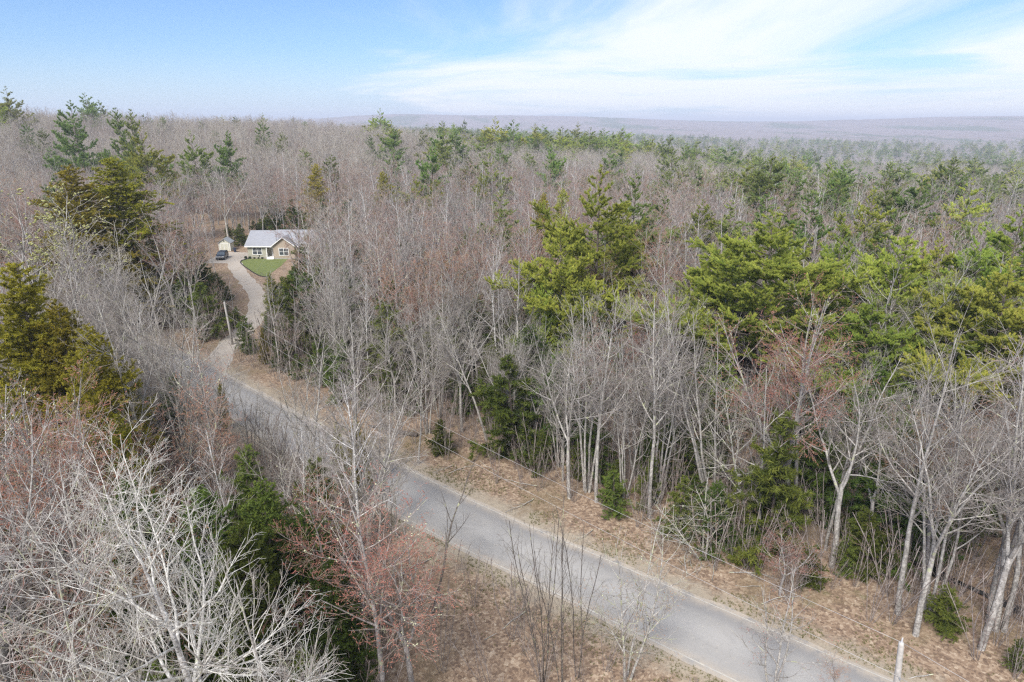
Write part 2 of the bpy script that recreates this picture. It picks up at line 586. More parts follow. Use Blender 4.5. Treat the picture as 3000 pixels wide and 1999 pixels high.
def asphalt_mat():
    m, t, b = principled('worn_asphalt')
    g = N(t, 'ShaderNodeNewGeometry'); P = g.outputs['Position']
    at_ = N(t, 'ShaderNodeAttribute', attribute_name='across')
    n1 = noise(t, P, 18, 4, 0.7)
    n2 = noise(t, P, 0.5, 5, 0.6)
    c = mixc(t, n1, (0.29, 0.28, 0.27), (0.35, 0.337, 0.32))
    c = mixc(t, maprange(t, n2, 0.35, 0.7, 0, 0.5), c, (0.30, 0.295, 0.285))
    ab = N(t, 'ShaderNodeMath', operation='ABSOLUTE'); t.links.new(at_.outputs['Fac'], ab.inputs[0])
    # pale dusty band between the wheel tracks, darker fresh binder at the far edge
    c = mixc(t, maprange(t, at_.outputs['Fac'], -0.9, -2.3, 0, 0.7), c, (0.19, 0.187, 0.19))
    c = mixc(t, maprange(t, ab.outputs[0], 1.1, 0.2, 0, 0.40), c, (0.40, 0.39, 0.375))
    n3 = noise(t, P, 1.5, 6, 0.65)
    dust = N(t, 'ShaderNodeMath', operation='MULTIPLY')
    t.links.new(maprange(t, ab.outputs[0], 1.7, 2.95), dust.inputs[0]); t.links.new(maprange(t, n3, 0.28, 0.55), dust.inputs[1])
    c = mixc(t, dust.outputs[0], c, (0.40, 0.35, 0.29))
    n7 = noise(t, P, 0.28, 7, 0.72, 1.2)
    c = mixc(t, maprange(t, n7, 0.52, 0.60, 0, 0.35), c, (0.23, 0.225, 0.22))
    n8 = noise(t, P, 2.4, 6, 0.75)
    c = mixc(t, maprange(t, n8, 0.56, 0.72, 0, 0.6), c, (0.43, 0.40, 0.35))
    # fine cracks
    vo = N(t, 'ShaderNodeTexVoronoi', feature='DISTANCE_TO_EDGE'); vo.inputs['Scale'].default_value = 0.45
    mp = N(t, 'ShaderNodeVectorMath', operation='ADD'); nn = N(t, 'ShaderNodeTexNoise'); nn.inputs['Scale'].default_value = 1.1
    t.links.new(P, nn.inputs['Vector']); t.links.new(P, mp.inputs[0]); t.links.new(nn.outputs['Color'], mp.inputs[1])
    t.links.new(mp.outputs[0], vo.inputs['Vector'])
    c = mixc(t, maprange(t, vo.outputs[0], 0.008, 0.0, 0, 0.25), c, (0.16, 0.16, 0.16))
    t.links.new(c, b.inputs['Base Color'])
    b.inputs['Roughness'].default_value = 0.88
    b.inputs['Specular IOR Level'].default_value = 0.25
    bp = N(t, 'ShaderNodeBump'); bp.inputs['Distance'].default_value = 0.01
    t.links.new(n1, bp.inputs['Height']); t.links.new(bp.outputs[0], b.inputs['Normal'])
    return m


def sand_mat(name, c0, c1, leaves=0.35):
    m, t, b = principled(name)
    g = N(t, 'ShaderNodeNewGeometry'); P = g.outputs['Position']
    n1 = noise(t, P, 9, 6, 0.7); n2 = noise(t, P, 0.7, 5, 0.6, 0.5)
    c = mixc(t, n1, c0, c1)
    c = mixc(t, maprange(t, n2, 0.48, 0.7, 0, leaves), c, (0.27, 0.20, 0.14))
    t.links.new(c, b.inputs['Base Color']); b.inputs['Roughness'].default_value = 0.95
    b.inputs['Specular IOR Level'].default_value = 0.1
    return m


# ROAD runs from right front to left back; its left side (positive offset) is the camera's side
SH = sand_mat('sandy_shoulder_dirt', (0.34, 0.28, 0.22), (0.46, 0.39, 0.31))
SH2 = sand_mat('outer_verge_dirt', (0.27, 0.21, 0.16), (0.38, 0.31, 0.24), 0.6)
o = ribbon('road', ROAD, -3.0, 3.0, 0.026, asphalt_mat(), 12, wob=0.4, seed=2); tag(o, 'worn grey asphalt road through the woods', kind='structure')


def line_mat():
    m, t, b = principled('worn_white_paint')
    g = N(t, 'ShaderNodeNewGeometry'); P = g.outputs['Position']
    n1 = noise(t, P, 3.5, 6, 0.7)
    t.links.new(mixc(t, maprange(t, n1, 0.35, 0.75), (0.38, 0.365, 0.34), (0.52, 0.495, 0.43)), b.inputs['Base Color'])
    b.inputs['Roughness'].default_value = 0.8
    return m


LM = line_mat()
o = ribbon('road_edge_line', ROAD, 2.60, 2.70, 0.032, LM, 1, wob=0.03); tag(o, 'worn pale edge line on the near side of the road', kind='structure')
o = ribbon('road_edge_line', ROAD, -2.70, -2.62, 0.032, LM, 1, wob=0.03); tag(o, 'worn pale edge line on the far side of the road', kind='structure')
GRAV = sand_mat('driveway_gravel', (0.33, 0.29, 0.25), (0.44, 0.40, 0.35), 0.35)
w_ = ribbon('driveway', DRIVE, -1.55, 1.55, 0.020, GRAV, 8, wob=0.7, seed=3); tag(w_, 'pale gravel driveway leading to the house', kind='structure')
mb = MB()
mb.prism([(-70, 151.5), (-59.4, 151.5), (-60.2, 156.6), (-61.4, 159.5), (-62, 164.6), (-69.5, 165.5)], 0.006, 0.010, 'z')
o = mb.build('driveway_apron', GRAV); tag(o, 'gravel parking area beside the house', kind='structure')


def lawn_mat():
    m, t, b = principled('lawn_grass')
    g = N(t, 'ShaderNodeNewGeometry'); P = g.outputs['Position']
    n1 = noise(t, P, 1.2, 6, 0.7); n2 = noise(t, P, 12, 3, 0.7)
    c = mixc(t, maprange(t, n1, 0.35, 0.65), (0.075, 0.11, 0.02), (0.14, 0.17, 0.04))
    c = mixc(t, maprange(t, n2, 0.4, 0.8, 0, 0.5), c, (0.24, 0.22, 0.09))
    t.links.new(c, b.inputs['Base Color']); b.inputs['Roughness'].default_value = 0.9
    return m


EDGE = catmull([(-61.0, 156.9), (-61.8, 154.3), (-60.6, 150.8), (-57.2, 145.4), (-53.4, 139.8), (-51.2, 137.4), (-49.0, 136.4)], 8)
mb = MB()
prof = [tuple(p) for p in EDGE] + [(-50.5, 140), (-51, 149), (-52, 157)]
mb.prism(prof, 0.004, 0.016, 'z')
o = mb.build('lawn', lawn_mat()); tag(o, 'bright green front lawn of the house', kind='structure')
mb = MB(); mb.tube([(p[0], p[1], 0.07) for p in EDGE], 0.11, 6)
o = mb.build('lawn_edging', simple('black_edging', (0.02, 0.02, 0.022), 0.6)); tag(o, 'curved black edging between the lawn and the driveway', 'edging')


def water_mat():
    m, t, b = principled('brook_water')
    b.inputs['Base Color'].default_value = (0.02, 0.02, 0.018, 1)
    b.inputs['Roughness'].default_value = 0.06
    g = N(t, 'ShaderNodeNewGeometry')
    bp = N(t, 'ShaderNodeBump'); bp.inputs['Distance'].default_value = 0.03; bp.inputs['Strength'].default_value = 0.5
    t.links.new(noise(t, g.outputs['Position'], 5, 3), bp.inputs['Height']); t.links.new(bp.outputs[0], b.inputs['Normal'])
    return m


bl = BROOK
o = ribbon('brook_water', bl, -.3, .3, 0, water_mat(), 4, wob=1.3)
me = o.data
co = np.empty(len(me.vertices) * 3, np.float32); me.vertices.foreach_get('co', co); co = co.reshape(-1, 3)
bz = HT(np.repeat(bl[:, 0], 5), np.repeat(bl[:, 1], 5)) + 0.10
co[:, 2] = bz; me.vertices.foreach_set('co', co.ravel()); me.update()
tag(o, 'dark brook in the gully between the trees', kind='structure')


# ------------------------------------------------------------------ far country
def canopy_mat(name, a, b_, c_, s):
    m, t, b = principled(name)
    g = N(t, 'ShaderNodeNewGeometry'); P = g.outputs['Position']
    mp = N(t, 'ShaderNodeMapping'); mp.inputs['Scale'].default_value = (1, 0.35, 1)
    t.links.new(P, mp.inputs['Vector'])
    n1 = noise(t, mp.outputs[0], s, 6, 0.65); n2 = noise(t, mp.outputs[0], s * 14, 4, 0.7)
    c = mixc(t, maprange(t, n2, 0.35, 0.65), a, b_)
    c = mixc(t, maprange(t, n1, 0.50, 0.60, 0, 0.85), c, c_)
    t.links.new(c, b.inputs['Base Color']); b.inputs['Roughness'].default_value = 1
    b.inputs['Specular IOR Level'].default_value = 0
    return m


def hills_h(x, y):
    r = np.hypot(x, y); a = np.arctan2(x, y)
    base = -44 + 30 * sstep(2300, 3600, r)
    prof = 72 * np.exp(-((a - 0.02) / 0.24) ** 2) + 60 * np.exp(-((a - 0.62) / 0.22) ** 2) + 40 * np.exp(-((a + 0.22) / 0.15) ** 2) + 26
    hill = prof * sstep(3300, 5600, r)
    n = (fbm(x / 900, y / 900) - .5) * 26 * sstep(2600, 4000, r)
    tex = (fbm(x / 16, y / 30, 2) - .5) * 9
    return base + hill + n + tex


HM = canopy_mat('hill_woods', (0.20, 0.17, 0.175), (0.26, 0.225, 0.22), (0.10, 0.125, 0.085), 0.0022)
o = polar_sheet('hills', np.geomspace(2300, 12500, 110), 700, hills_h, HM, radians(-60), radians(60))
tag(o, 'low wooded hills fading into the haze', kind='structure')

# ------------------------------------------------------------------ tree growing (numpy)
UP = np.array((0, 0, 1.0))


def nz(v):
    return v / np.maximum(np.linalg.norm(v, axis=-1, keepdims=True), 1e-9)


def grow_lines(rng, P0, D, L, r0, r1, S, wander, trop, trop_t=0.0):
    """integrate branches: P0 (n,3), D (n,3), L (n), r0/r1 (n) -> P (n,S+1,3), R (n,S+1)"""
    n = len(P0)
    P = np.empty((n, S + 1, 3)); P[:, 0] = P0
    d = nz(D.copy())
    for k in range(S):
        P[:, k + 1] = P[:, k] + d * (L / S)[:, None]
        d = nz(d + rng.normal(0, wander, (n, 3)) + UP * (trop + trop_t * (k / S)))
    t = np.linspace(0, 1, S + 1)
    Rr = r0[:, None] * (1 - t) + r1[:, None] * t
    return P, Rr


def children(rng, par, dens=None, n=None, tmin=0.2, tmax=0.97, ang=45, ang_sd=8, ratio=0.5, shape=0.5, rk=0.7, rlen=0.012, rmin=0.005,
             S=4, wander=0.12, trop=0.05, trop_t=0.0, planar=False, lr=0.25, ang_t=0.0, prof=None, golden=False, rend=0.3, vert=0.25):
    P, Rr, L = par['P'], par['R'], par['L']
    N_, S1 = P.shape[:2]
    if n is not None:
        cnt = np.full(N_, n)
    else:
        cnt = np.maximum(1, rng.poisson(L * dens * (tmax - tmin)))
    idx = np.repeat(np.arange(N_), cnt)
    m = len(idx)
    first = np.r_[0, np.cumsum(cnt)[:-1]]
    k = np.arange(m) - first[idx]
    t = tmin + (tmax - tmin) * (k + rng.random(m)) / cnt[idx]
    f = t * (S1 - 1); i0 = np.minimum(f.astype(int), S1 - 2); fr = (f - i0)[:, None]
    p = P[idx, i0] * (1 - fr) + P[idx, i0 + 1] * fr
    T = nz(P[idx, i0 + 1] - P[idx, i0])
    rp = Rr[idx, i0] * (1 - fr[:, 0]) + Rr[idx, i0 + 1] * fr[:, 0]
    if planar:
        side = nz(np.cross(T, UP) + 1e-6)
        up2 = np.cross(side, T)
        sgn = np.where(k % 2 == 0, 1.0, -1.0)[:, None]
        perp = nz(side * sgn + up2 * rng.normal(0.05, vert, (m, 1)))
    else:
        ref = np.where(np.abs(T[:, 2:3]) > 0.9, np.array((1.0, 0, 0)), UP)
        a = nz(np.cross(T, ref)); b = np.cross(T, a)
        phi = (k * 2.39996 + rng.random(N_)[idx] * 6.28 + rng.normal(0, .35, m)) if golden else rng.random(m) * 2 * pi
        perp = a * np.cos(phi)[:, None] + b * np.sin(phi)[:, None]
    an = np.radians(ang + ang_t * t + rng.normal(0, ang_sd, m))[:, None]
    d = T * np.cos(an) + perp * np.sin(an)
    sh = prof(t) if prof is not None else (1 - shape * t)
    ln = L[idx] * ratio * sh * (1 + rng.uniform(-lr, lr, m))
    ln = np.maximum(ln, 0.08)
    r0 = np.clip(np.minimum(rp * rk, ln * rlen + rmin * 0.8), rmin, None)
    Pc, Rc = grow_lines(rng, p, d, ln, r0, np.maximum(r0 * rend, rmin * 0.6), S, wander, trop, trop_t)
    return dict(P=Pc, R=Rc, L=ln, t=t)


def tubes(par, k):
    """ring-swept tubes for an array of polylines: returns V, Q"""
    P, Rr = par['P'], par['R']
    n, S1 = P.shape[:2]
    T = np.empty_like(P)
    T[:, 1:-1] = P[:, 2:] - P[:, :-2]; T[:, 0] = P[:, 1] - P[:, 0]; T[:, -1] = P[:, -1] - P[:, -2]
    T = nz(T)
    ref = np.where(np.abs(T[:, :1, 2:3]) > 0.85, np.array((1.0, 0.13, 0)), UP)
    a = nz(np.cross(T, ref)); b = np.cross(T, a)
    an = 2 * pi * np.arange(k) / k
    V = P[:, :, None] + Rr[:, :, None, None] * (a[:, :, None] * np.cos(an)[None, None, :, None] + b[:, :, None] * np.sin(an)[None, None, :, None])
    i, s, j = np.meshgrid(np.arange(n), np.arange(S1 - 1), np.arange(k), indexing='ij')
    b0 = (i * S1 + s) * k; b1 = b0 + k; jn = (j + 1) % k
    Q = np.stack([b0 + j, b0 + jn, b1 + jn, b1 + j], -1).reshape(-1, 4)
    return V.reshape(-1, 3), Q


class Parts:
    def __init__(s):
        s.V = []; s.Q = []; s.T = []; s.qm = []; s.tm = []; s.tone = []; s.n = 0

    def quads(s, V, Q, mi, tone):
        s.V.append(V); s.Q.append(Q + s.n); s.qm.append(np.full(len(Q), mi))
        s.tone.append(np.full(len(V), tone) if np.isscalar(tone) else tone); s.n += len(V)

    def tris(s, V, T, mi, tone):
        s.V.append(V); s.T.append(T + s.n); s.tm.append(np.full(len(T), mi))
        s.tone.append(np.full(len(V), tone) if np.isscalar(tone) else tone); s.n += len(V)

    def mesh(s, name, mats, smooth=True):
        c = lambda l: np.concatenate(l) if l else None
        return mesh_np(name, c(s.V), c(s.Q), c(s.T), mats, c(s.qm), c(s.tm), c(s.tone), smooth)


def sub(par, frac, rng):
    m = rng.random(len(par['L'])) < frac
    return {k: v[m] for k, v in par.items()}


def points_on(rng, par, per, tmin=0.2):
    P = par['P']; n, S1 = P.shape[:2]
    cnt = rng.poisson(per * (par['L'] if True else 1), n)
    idx = np.repeat(np.arange(n), cnt); m = len(idx)
    t = tmin + (1 - tmin) * rng.random(m)
    f = t * (S1 - 1); i0 = np.minimum(f.astype(int), S1 - 2); fr = (f - i0)[:, None]
    p = P[idx, i0] * (1 - fr) + P[idx, i0 + 1] * fr
    return p, nz(P[idx, i0 + 1] - P[idx, i0]), t


def blobs(p, r, rng):
    """small uneven octahedra"""
    n = len(p)
    o = np.array([(1, 0, 0), (-1, 0, 0), (0, 1, 0), (0, -1, 0), (0, 0, 1), (0, 0, -1)], float)
    V = p[:, None] + o[None] * (r * rng.uniform(0.6, 1.4, (n, 6)))[..., None]
    F = np.array([(0, 2, 4), (2, 1, 4), (1, 3, 4), (3, 0, 4), (2, 0, 5), (1, 2, 5), (3, 1, 5), (0, 3, 5)])
    T = (np.arange(n)[:, None, None] * 6 + F[None]).reshape(-1, 3)
    return V.reshape(-1, 3), T


def needles(p, d, rng, k=6, length=0.2, width=0.03, spread=0.8, lift=0.15):
    n = len(p)
    dd = nz(d[:, None] + rng.normal(0, spread, (n, k, 3)) + UP * lift)
    pr = nz(np.cross(dd, rng.normal(0, 1, (n, k, 3))))
    ln = length * rng.uniform(0.65, 1.25, (n, k, 1))
    base = p[:, None] + rng.normal(0, length * 0.12, (n, k, 3))
    V = np.stack([base - pr * width, base + pr * width, base + dd * ln], 2).reshape(-1, 3)
    T = np.arange(n * k * 3).reshape(-1, 3)
    return V, T


def bare_tree(seed, H=18, form='maple', twr=0.007, detail=1.0, mats=(None,), buds=0.0, lichen=0.0, first=0.4, spread=1.0, lean=(0, 0), rt=None,
              bud_mat=1, split=True, stems=1, top_level=4, bud_r=0.03):
    """returns (trunk Parts, crown Parts)"""
    rng = np.random.default_rng(seed)
    tk, cr = Parts(), Parts()
    rt = rt or 0.0085 * H + 0.02
    P0 = np.zeros((stems, 3)); D = np.tile(UP, (stems, 1)) + np.array((*lean, 0))
    if stems > 1:
        ph = 2 * pi * (np.arange(stems) + rng.random(stems) * 0.6) / stems
        P0[:, 0] = np.cos(ph) * rt * 1.3; P0[:, 1] = np.sin(ph) * rt * 1.3
        ld = rng.uniform(0.05, 0.22, stems) * spread
        D = D + np.stack([np.cos(ph) * ld, np.sin(ph) * ld, 0 * ph], -1)
    L = H * rng.uniform(0.82, 1.0, stems); L[0] = H
    tk0 = D
    if form == 'fork':
        Lt = L * first
        P, Rr = grow_lines(rng, P0 - UP * 0.3, D, Lt + 0.3, np.full(stems, rt * 1.15), np.full(stems, rt * 0.8), 5, 0.03, 0.02)
        base = dict(P=P, R=Rr, L=Lt)
        up = children(rng, base, n=3, tmin=0.85, tmax=1.0, ang=20 * spread, ang_sd=6, ratio=(1 - first) / first, shape=0.05, rk=0.72, rlen=1, S=9,
                      wander=0.07, trop=0.06, rmin=0.02, lr=0.12, golden=True, rend=0.12)
        V, Q = tubes(base, 8); tk.quads(V, Q, 0, 0.0)
        main = up; tmn = 0.15
        lratio = 0.42
    else:
        S = 12
        P, Rr = grow_lines(rng, P0 - UP * 0.3, D, L + 0.3, np.full(stems, rt * (1.0 if stems == 1 else 0.7)), np.full(stems, 0.012 + twr), S,
                           0.035 if form != 'crooked' else 0.09, 0.03)
        main = dict(P=P, R=Rr, L=L); tmn = first
        lratio = 0.34
    V, Q = tubes(main, 8 if detail > 0.6 else 5); tk.quads(V, Q, 0, 0.0)
    if form in ('maple', 'fork', 'crooked'):
        l1 = children(rng, main, dens=1.55 * (0.6 + 0.4 * detail), tmin=tmn, ang=44 * spread, ang_sd=10, ratio=lratio * spread ** 0.5, shape=0.62, S=6, wander=0.09, trop=0.07, rmin=twr * 1.4, golden=True, rk=0.6, rlen=0.014)
    elif form == 'aspen':
        l1 = children(rng, main, dens=1.3, tmin=first, ang=78, ang_t=-38, ang_sd=9, ratio=0.46 * spread, shape=0.55, S=9, wander=0.11, trop=0.05, trop_t=0.10, rmin=twr * 1.8, golden=True, rk=0.65, rlen=0.026)
    elif form == 'birch':
        l1 = children(rng, main, dens=1.2, tmin=first, ang=38, ang_sd=9, ratio=0.26 * spread, shape=0.5, S=6, wander=0.08, trop=0.05, rmin=twr * 1.3, golden=True, rk=0.55, rlen=0.011)
    elif form == 'whip':
        l1 = children(rng, main, dens=1.6, tmin=first, ang=28, ang_sd=6, ratio=0.30, shape=0.6, S=5, wander=0.05, trop=0.06, rmin=twr * 1.2, golden=True, rk=0.5, rlen=0.008)
    V, Q = tubes(l1, 5 if detail > 0.6 else 4); (cr).quads(V, Q, 0, 0.12)
    l2 = children(rng, l1, dens=2.3 * detail, tmin=0.18, ang=42, ang_sd=12, ratio=0.50, shape=0.45, S=4, wander=0.12, trop=0.06, rmin=twr * 1.15, rlen=0.011)
    V, Q = tubes(l2, 3); cr.quads(V, Q, 0, 0.4)
    tips = l2
    if top_level >= 3:
        l3 = children(rng, l2, dens=3.4 * detail, tmin=0.2, ang=40, ang_sd=12, ratio=0.52, shape=0.4, S=2, wander=0.14, trop=0.05, rmin=twr, rlen=0.008, rend=0.45)
        V, Q = tubes(l3, 3); cr.quads(V, Q, 0, 0.75)
        tips = l3
    if top_level >= 4:
        l4 = children(rng, l3, dens=4.5 * detail, tmin=0.25, ang=38, ang_sd=12, ratio=0.55, shape=0.35, S=1, wander=0.1, trop=0.05, rmin=twr * 0.8, rlen=0.006, rend=0.5)
        V, Q = tubes(l4, 3); cr.quads(V, Q, 0, 1.0)
        tips = l4
    if buds > 0:
        p, d, t = points_on(rng, tips, buds, 0.3)
        V, T = blobs(p, bud_r, rng); cr.tris(V, T, bud_mat, 0.5)
    if lichen > 0:
        p, d, t = points_on(rng, sub(l1, 0.5, rng), lichen, 0.1)
        V, T = blobs(p + rng.normal(0, .04, p.shape), 0.05, rng); cr.tris(V, T, bud_mat + 1, 0.5)
    return tk, cr


def conifer(seed, H=22, kind='pine', detail=1.0, first=0.2, width=1.0):
    rng = np.random.default_rng(seed)
    tk, cr = Parts(), Parts()
    rt = 0.011 * H + 0.03
    P, Rr = grow_lines(rng, np.zeros((1, 3)) - UP * 0.3, UP[None] + 0.0, np.array([H + 0.3]), np.array([rt]), np.array([0.02]), 14, 0.012, 0.02)
    main = dict(P=P, R=Rr, L=np.array([float(H)]))
    V, Q = tubes(main, 8 if detail > .5 else 5); tk.quads(V, Q, 0, 0.0)
    if kind == 'pine':
        irr = rng.random(40)

        def prof(t):
            s = (t - first) / (1 - first)
            base = (1 - s) ** 0.95 * np.clip(0.6 + s * 3.0, 0, 1)
            lump = 0.74 + 0.42 * irr[np.clip((s * 16).astype(int), 0, 39)]
            return base * lump + 0.035
        l1 = children(rng, main, dens=3.5 * (0.6 + .4 * detail), tmin=first, tmax=0.995, ang=84, ang_t=-26, ang_sd=8, ratio=0.385 * width, prof=prof, S=7, wander=0.055, trop=0.012, trop_t=0.06,
                      rmin=0.012, rlen=0.014, golden=True, lr=0.35)
        V, Q = tubes(l1, 4); cr.quads(V, Q, 0, 0.2)
        l2 = children(rng, l1, dens=3.4 * (.5 + .5 * detail), tmin=0.26, tmax=1.0, ang=48, ang_sd=12, ratio=0.36, shape=0.45, S=4, wander=0.09, trop=0.09, rmin=0.008, planar=True, vert=0.35)
        V, Q = tubes(l2, 3); cr.quads(V, Q, 0, 0.5)
        l3 = children(rng, l2, dens=3.8, tmin=0.2, tmax=1.0, ang=45, ang_sd=12, ratio=0.55, shape=0.3, S=2, wander=0.07, trop=0.2, rmin=0.006, planar=True, vert=0.7)
        nl = 0.21 / detail ** 0.45; nw = 0.021 / detail ** 0.6
        for lv, per, tm in ((l3, 26.0, 0.05), (l2, 20, 0.1), (l1, 12.0, 0.4)):
            p, d, t = points_on(rng, lv, per * detail, tm)
            d = nz(d + UP * 0.7)
            V, T = needles(p, d, rng, 9, nl, nw, 0.5, 0.35)
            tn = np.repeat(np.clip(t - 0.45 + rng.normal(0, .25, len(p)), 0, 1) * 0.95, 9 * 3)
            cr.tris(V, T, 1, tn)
    else:
        narrow = kind == 'spruce'
        wd = {'hemlock': 0.25, 'spruce': 0.13, 'young': 0.36}[kind] * width
        irr = rng.random(40)

        def prof(t):
            s = (t - first) / (1 - first)
            return (1 - s) ** (0.9 if narrow else 0.6 if kind == 'hemlock' else 0.62) * np.clip(0.72 + s * 2.5, 0, 1) * (0.85 + 0.3 * irr[np.clip((s * 12).astype(int), 0, 39)]) + 0.02
        l1 = children(rng, main, dens=(11.0 if H > 9 else 12) * (0.55 + .45 * detail), tmin=first, tmax=0.995, ang=88 if not narrow else 95, ang_t=-30, ang_sd=8, ratio=wd, prof=prof, S=6, wander=0.05,
                      trop=-0.02, trop_t=-0.03, rmin=0.008, rlen=0.010, golden=True, lr=0.32)
        V, Q = tubes(l1, 3); cr.quads(V, Q, 0, 0.2)
        l2 = children(rng, l1, dens=5.0 * (.5 + .5 * detail), tmin=0.1, tmax=1.0, ang=55, ang_sd=10, ratio=0.42, shape=0.55, S=3, wander=0.09, trop=-0.03, rmin=0.006, planar=True, vert=0.2 if narrow else 0.8)
        nl = 0.16 / detail ** 0.5; nw = (0.030 if kind != 'young' else 0.019) / detail ** 0.6
        for lv, per, tm in ((l2, 24.0 if kind != 'young' else 42, 0.0), (l1, 16.0 if kind != 'young' else 26, 0.2)):
            p, d, t = points_on(rng, lv, per * detail, tm)
            V, T = needles(p, d, rng, 5, nl, nw, 0.7, -0.05)
            tn = np.repeat(np.clip(t - 0.55 + rng.normal(0, .22, len(p)), 0, 1), 5 * 3)
            cr.tris(V, T, 1, tn)
    return tk, cr


def merge(tk, cr, name, mats):
    p = Parts()
    for q in (tk, cr):
        off = p.n
        for V in q.V: p.V.append(V)
        for Q in q.Q: p.Q.append(Q + off)
        for T in q.T: p.T.append(T + off)
        p.qm += q.qm; p.tm += q.tm; p.tone += q.tone; p.n += q.n
    return p.mesh(name, mats)

# ------------------------------------------------------------------ the house
WHITE = simple('white_trim', (0.78, 0.78, 0.77), 0.5)
SAGE = simple('sage_siding', (0.36, 0.35, 0.28), 0.7, var=0.05, scale=2)
TAN = simple('tan_shingle_siding', (0.36, 0.30, 0.24), 0.8, var=0.05, scale=6)
GLASS = simple('dark_window_glass', (0.05, 0.06, 0.07), 0.08)
CONC = simple('concrete_base', (0.38, 0.37, 0.35), 0.9, var=0.1)
METAL = simple('grey_metal', (0.45, 0.46, 0.47), 0.4, 0.6)
BLACK = simple('black_plastic', (0.02, 0.022, 0.026), 0.5)


def shingle_mat():
    m, t, b = principled('grey_roof_shingles')
    tc = N(t, 'ShaderNodeTexCoord')
    br = N(t, 'ShaderNodeTexBrick')
    mp = N(t, 'ShaderNodeMapping')
    mp.inputs['Rotation'].default_value = (0, 0, 0)
    t.links.new(tc.outputs['Object'], mp.inputs['Vector']); t.links.new(mp.outputs[0], br.inputs['Vector'])
    br.inputs['Color1'].default_value = (0.235, 0.245, 0.275, 1); br.inputs['Color2'].default_value = (0.29, 0.30, 0.33, 1)
    br.inputs['Mortar'].default_value = (0.24, 0.24, 0.265, 1)
    br.inputs['Scale'].default_value = 1.0; br.inputs['Brick Width'].default_value = 0.6; br.inputs['Row Height'].default_value = 0.22
    br.inputs['Mortar Size'].default_value = 0.015
    n = noise(t, tc.outputs['Object'], 0.8, 5)
    t.links.new(mixc(t, maprange(t, n, 0.35, 0.7, 0, 0.3), br.outputs[0], (0.26, 0.26, 0.275)), b.inputs['Base Color'])
    b.inputs['Roughness'].default_value = 0.9
    return m


ROOFM = shingle_mat()
HX, HY = -61.4, 157.4      # front left corner of the house
house = link('house', None, loc=(HX, HY, 0))
tag(house, 'single storey ranch house with pale grey gable roof and green lawn', 'house')
mb = MB()
EV = 3.05; RD = 4.6; RZ = 5.85; D_ = 9.2
mb.box(0, 4.4, 0, D_, 0.25, EV)              # left wing
mb.box(4.4, 6.3, 1.6, D_, 0.25, EV)          # recessed porch wall
mb.box(11.2, 20.0, 0.02, D_, 0.25, EV)       # right wing
mb.prism([(0, EV), (D_, EV), (RD, RZ - 0.12)], 0.0, 20.0, 'x')
# turn profile into (y,z) gable along x
mb.build('wall', SAGE, house)
mb = MB(); mb.box(6.3, 11.2, -1.0, 5, 0.25, EV)
mb.prism([(6.3, EV + .001), (11.2, EV + .001), (8.75, 4.82)], -1.0, 3.0, 'y')
tag(mb.build('wall', TAN, house), 'tan shingled front gable wall')
mb = MB(); mb.box(0.05, 19.95, 0.05, D_ - .05, -0.3, 0.249); mb.box(6.35, 11.15, -0.95, 0.05, -0.3, 0.249)
mb.build('foundation', CONC, house)


def slope_roof(x0, x1, y0, y1, z0, yr, zr, th=0.14):
    mb = MB()
    mb.prism([(y0, z0), (yr, zr), (y1, z0), (y1, z0 + th * .2), (yr, zr + th), (y0, z0 + th)], x0, x1, 'x')
    return mb


mb = slope_roof(-0.45, 5.6, -0.5, D_ + .5, EV - 0.30, RD, RZ - 0.15)
mb2 = slope_roof(5.602, 20.5, -0.5, D_ + .5, EV - 0.30, RD, RZ)
b0 = len(mb.v); mb.v += mb2.v; mb.f += [tuple(i + b0 for i in f) for f in mb2.f]; mb.m += mb2.m
roof = mb.build('roof', ROOFM, house)
mb = MB()
zb = EV - 0.2
for s in (-1, 1):      # front cross gable planes
    xe = 8.75 + s * 2.95; ze = EV - 0.25
    mb.add([(8.75, -1.4, 5.0), (xe, -1.4, ze), (xe, 1.0, ze), (8.75, 3.9, 5.0), (8.75, -1.4, 5.14), (xe, -1.4, ze + .14), (xe, 1.0, ze + .14), (8.75, 3.9, 5.14)],
           [(0, 1, 2, 3), (7, 6, 5, 4), (0, 4, 5, 1), (1, 5, 6, 2), (2, 6, 7, 3)])
mb.build('gable_roof', ROOFM, house)
mb = MB()
mb.box(-0.47, 5.6, -0.56, -0.503, EV - 0.36, EV - 0.13); mb.box(5.601, 6.2, -0.562, -0.505, EV - 0.34, EV - 0.10)
mb.box(11.7, 20.5, -0.562, -0.505, EV - 0.34, EV - 0.10)
for s in (-1, 1):
    a = np.array((8.75, -1.43, 5.08)); c = np.array((8.75 + s * 2.98, -1.43, EV - 0.2))
    mb.add([a + (0, -.02, .09), c + (0, -.02, .09), c + (0, -.02, -.13), a + (0, -.02, -.13), a + (0, .025, .09), c + (0, .025, .09), c + (0, .025, -.13), a + (0, .025, -.13)],
           [(0, 1, 2, 3), (7, 6, 5, 4), (0, 4, 5, 1), (3, 2, 6, 7), (1, 5, 6, 2)])
for y in (-0.5, D_ + .5):
    mb.add([(-0.48, y, EV - .32), (-0.48, RD, RZ - .17), (-0.48, RD, RZ + .0), (-0.48, y, EV - .13), (-0.455, y, EV - .32), (-0.455, RD, RZ - .17), (-0.455, RD, RZ + .0), (-0.455, y, EV - .13)],
           [(0, 1, 2, 3), (7, 6, 5, 4), (0, 4, 5, 1), (3, 2, 6, 7)])
mb.build('fascia', WHITE, house)


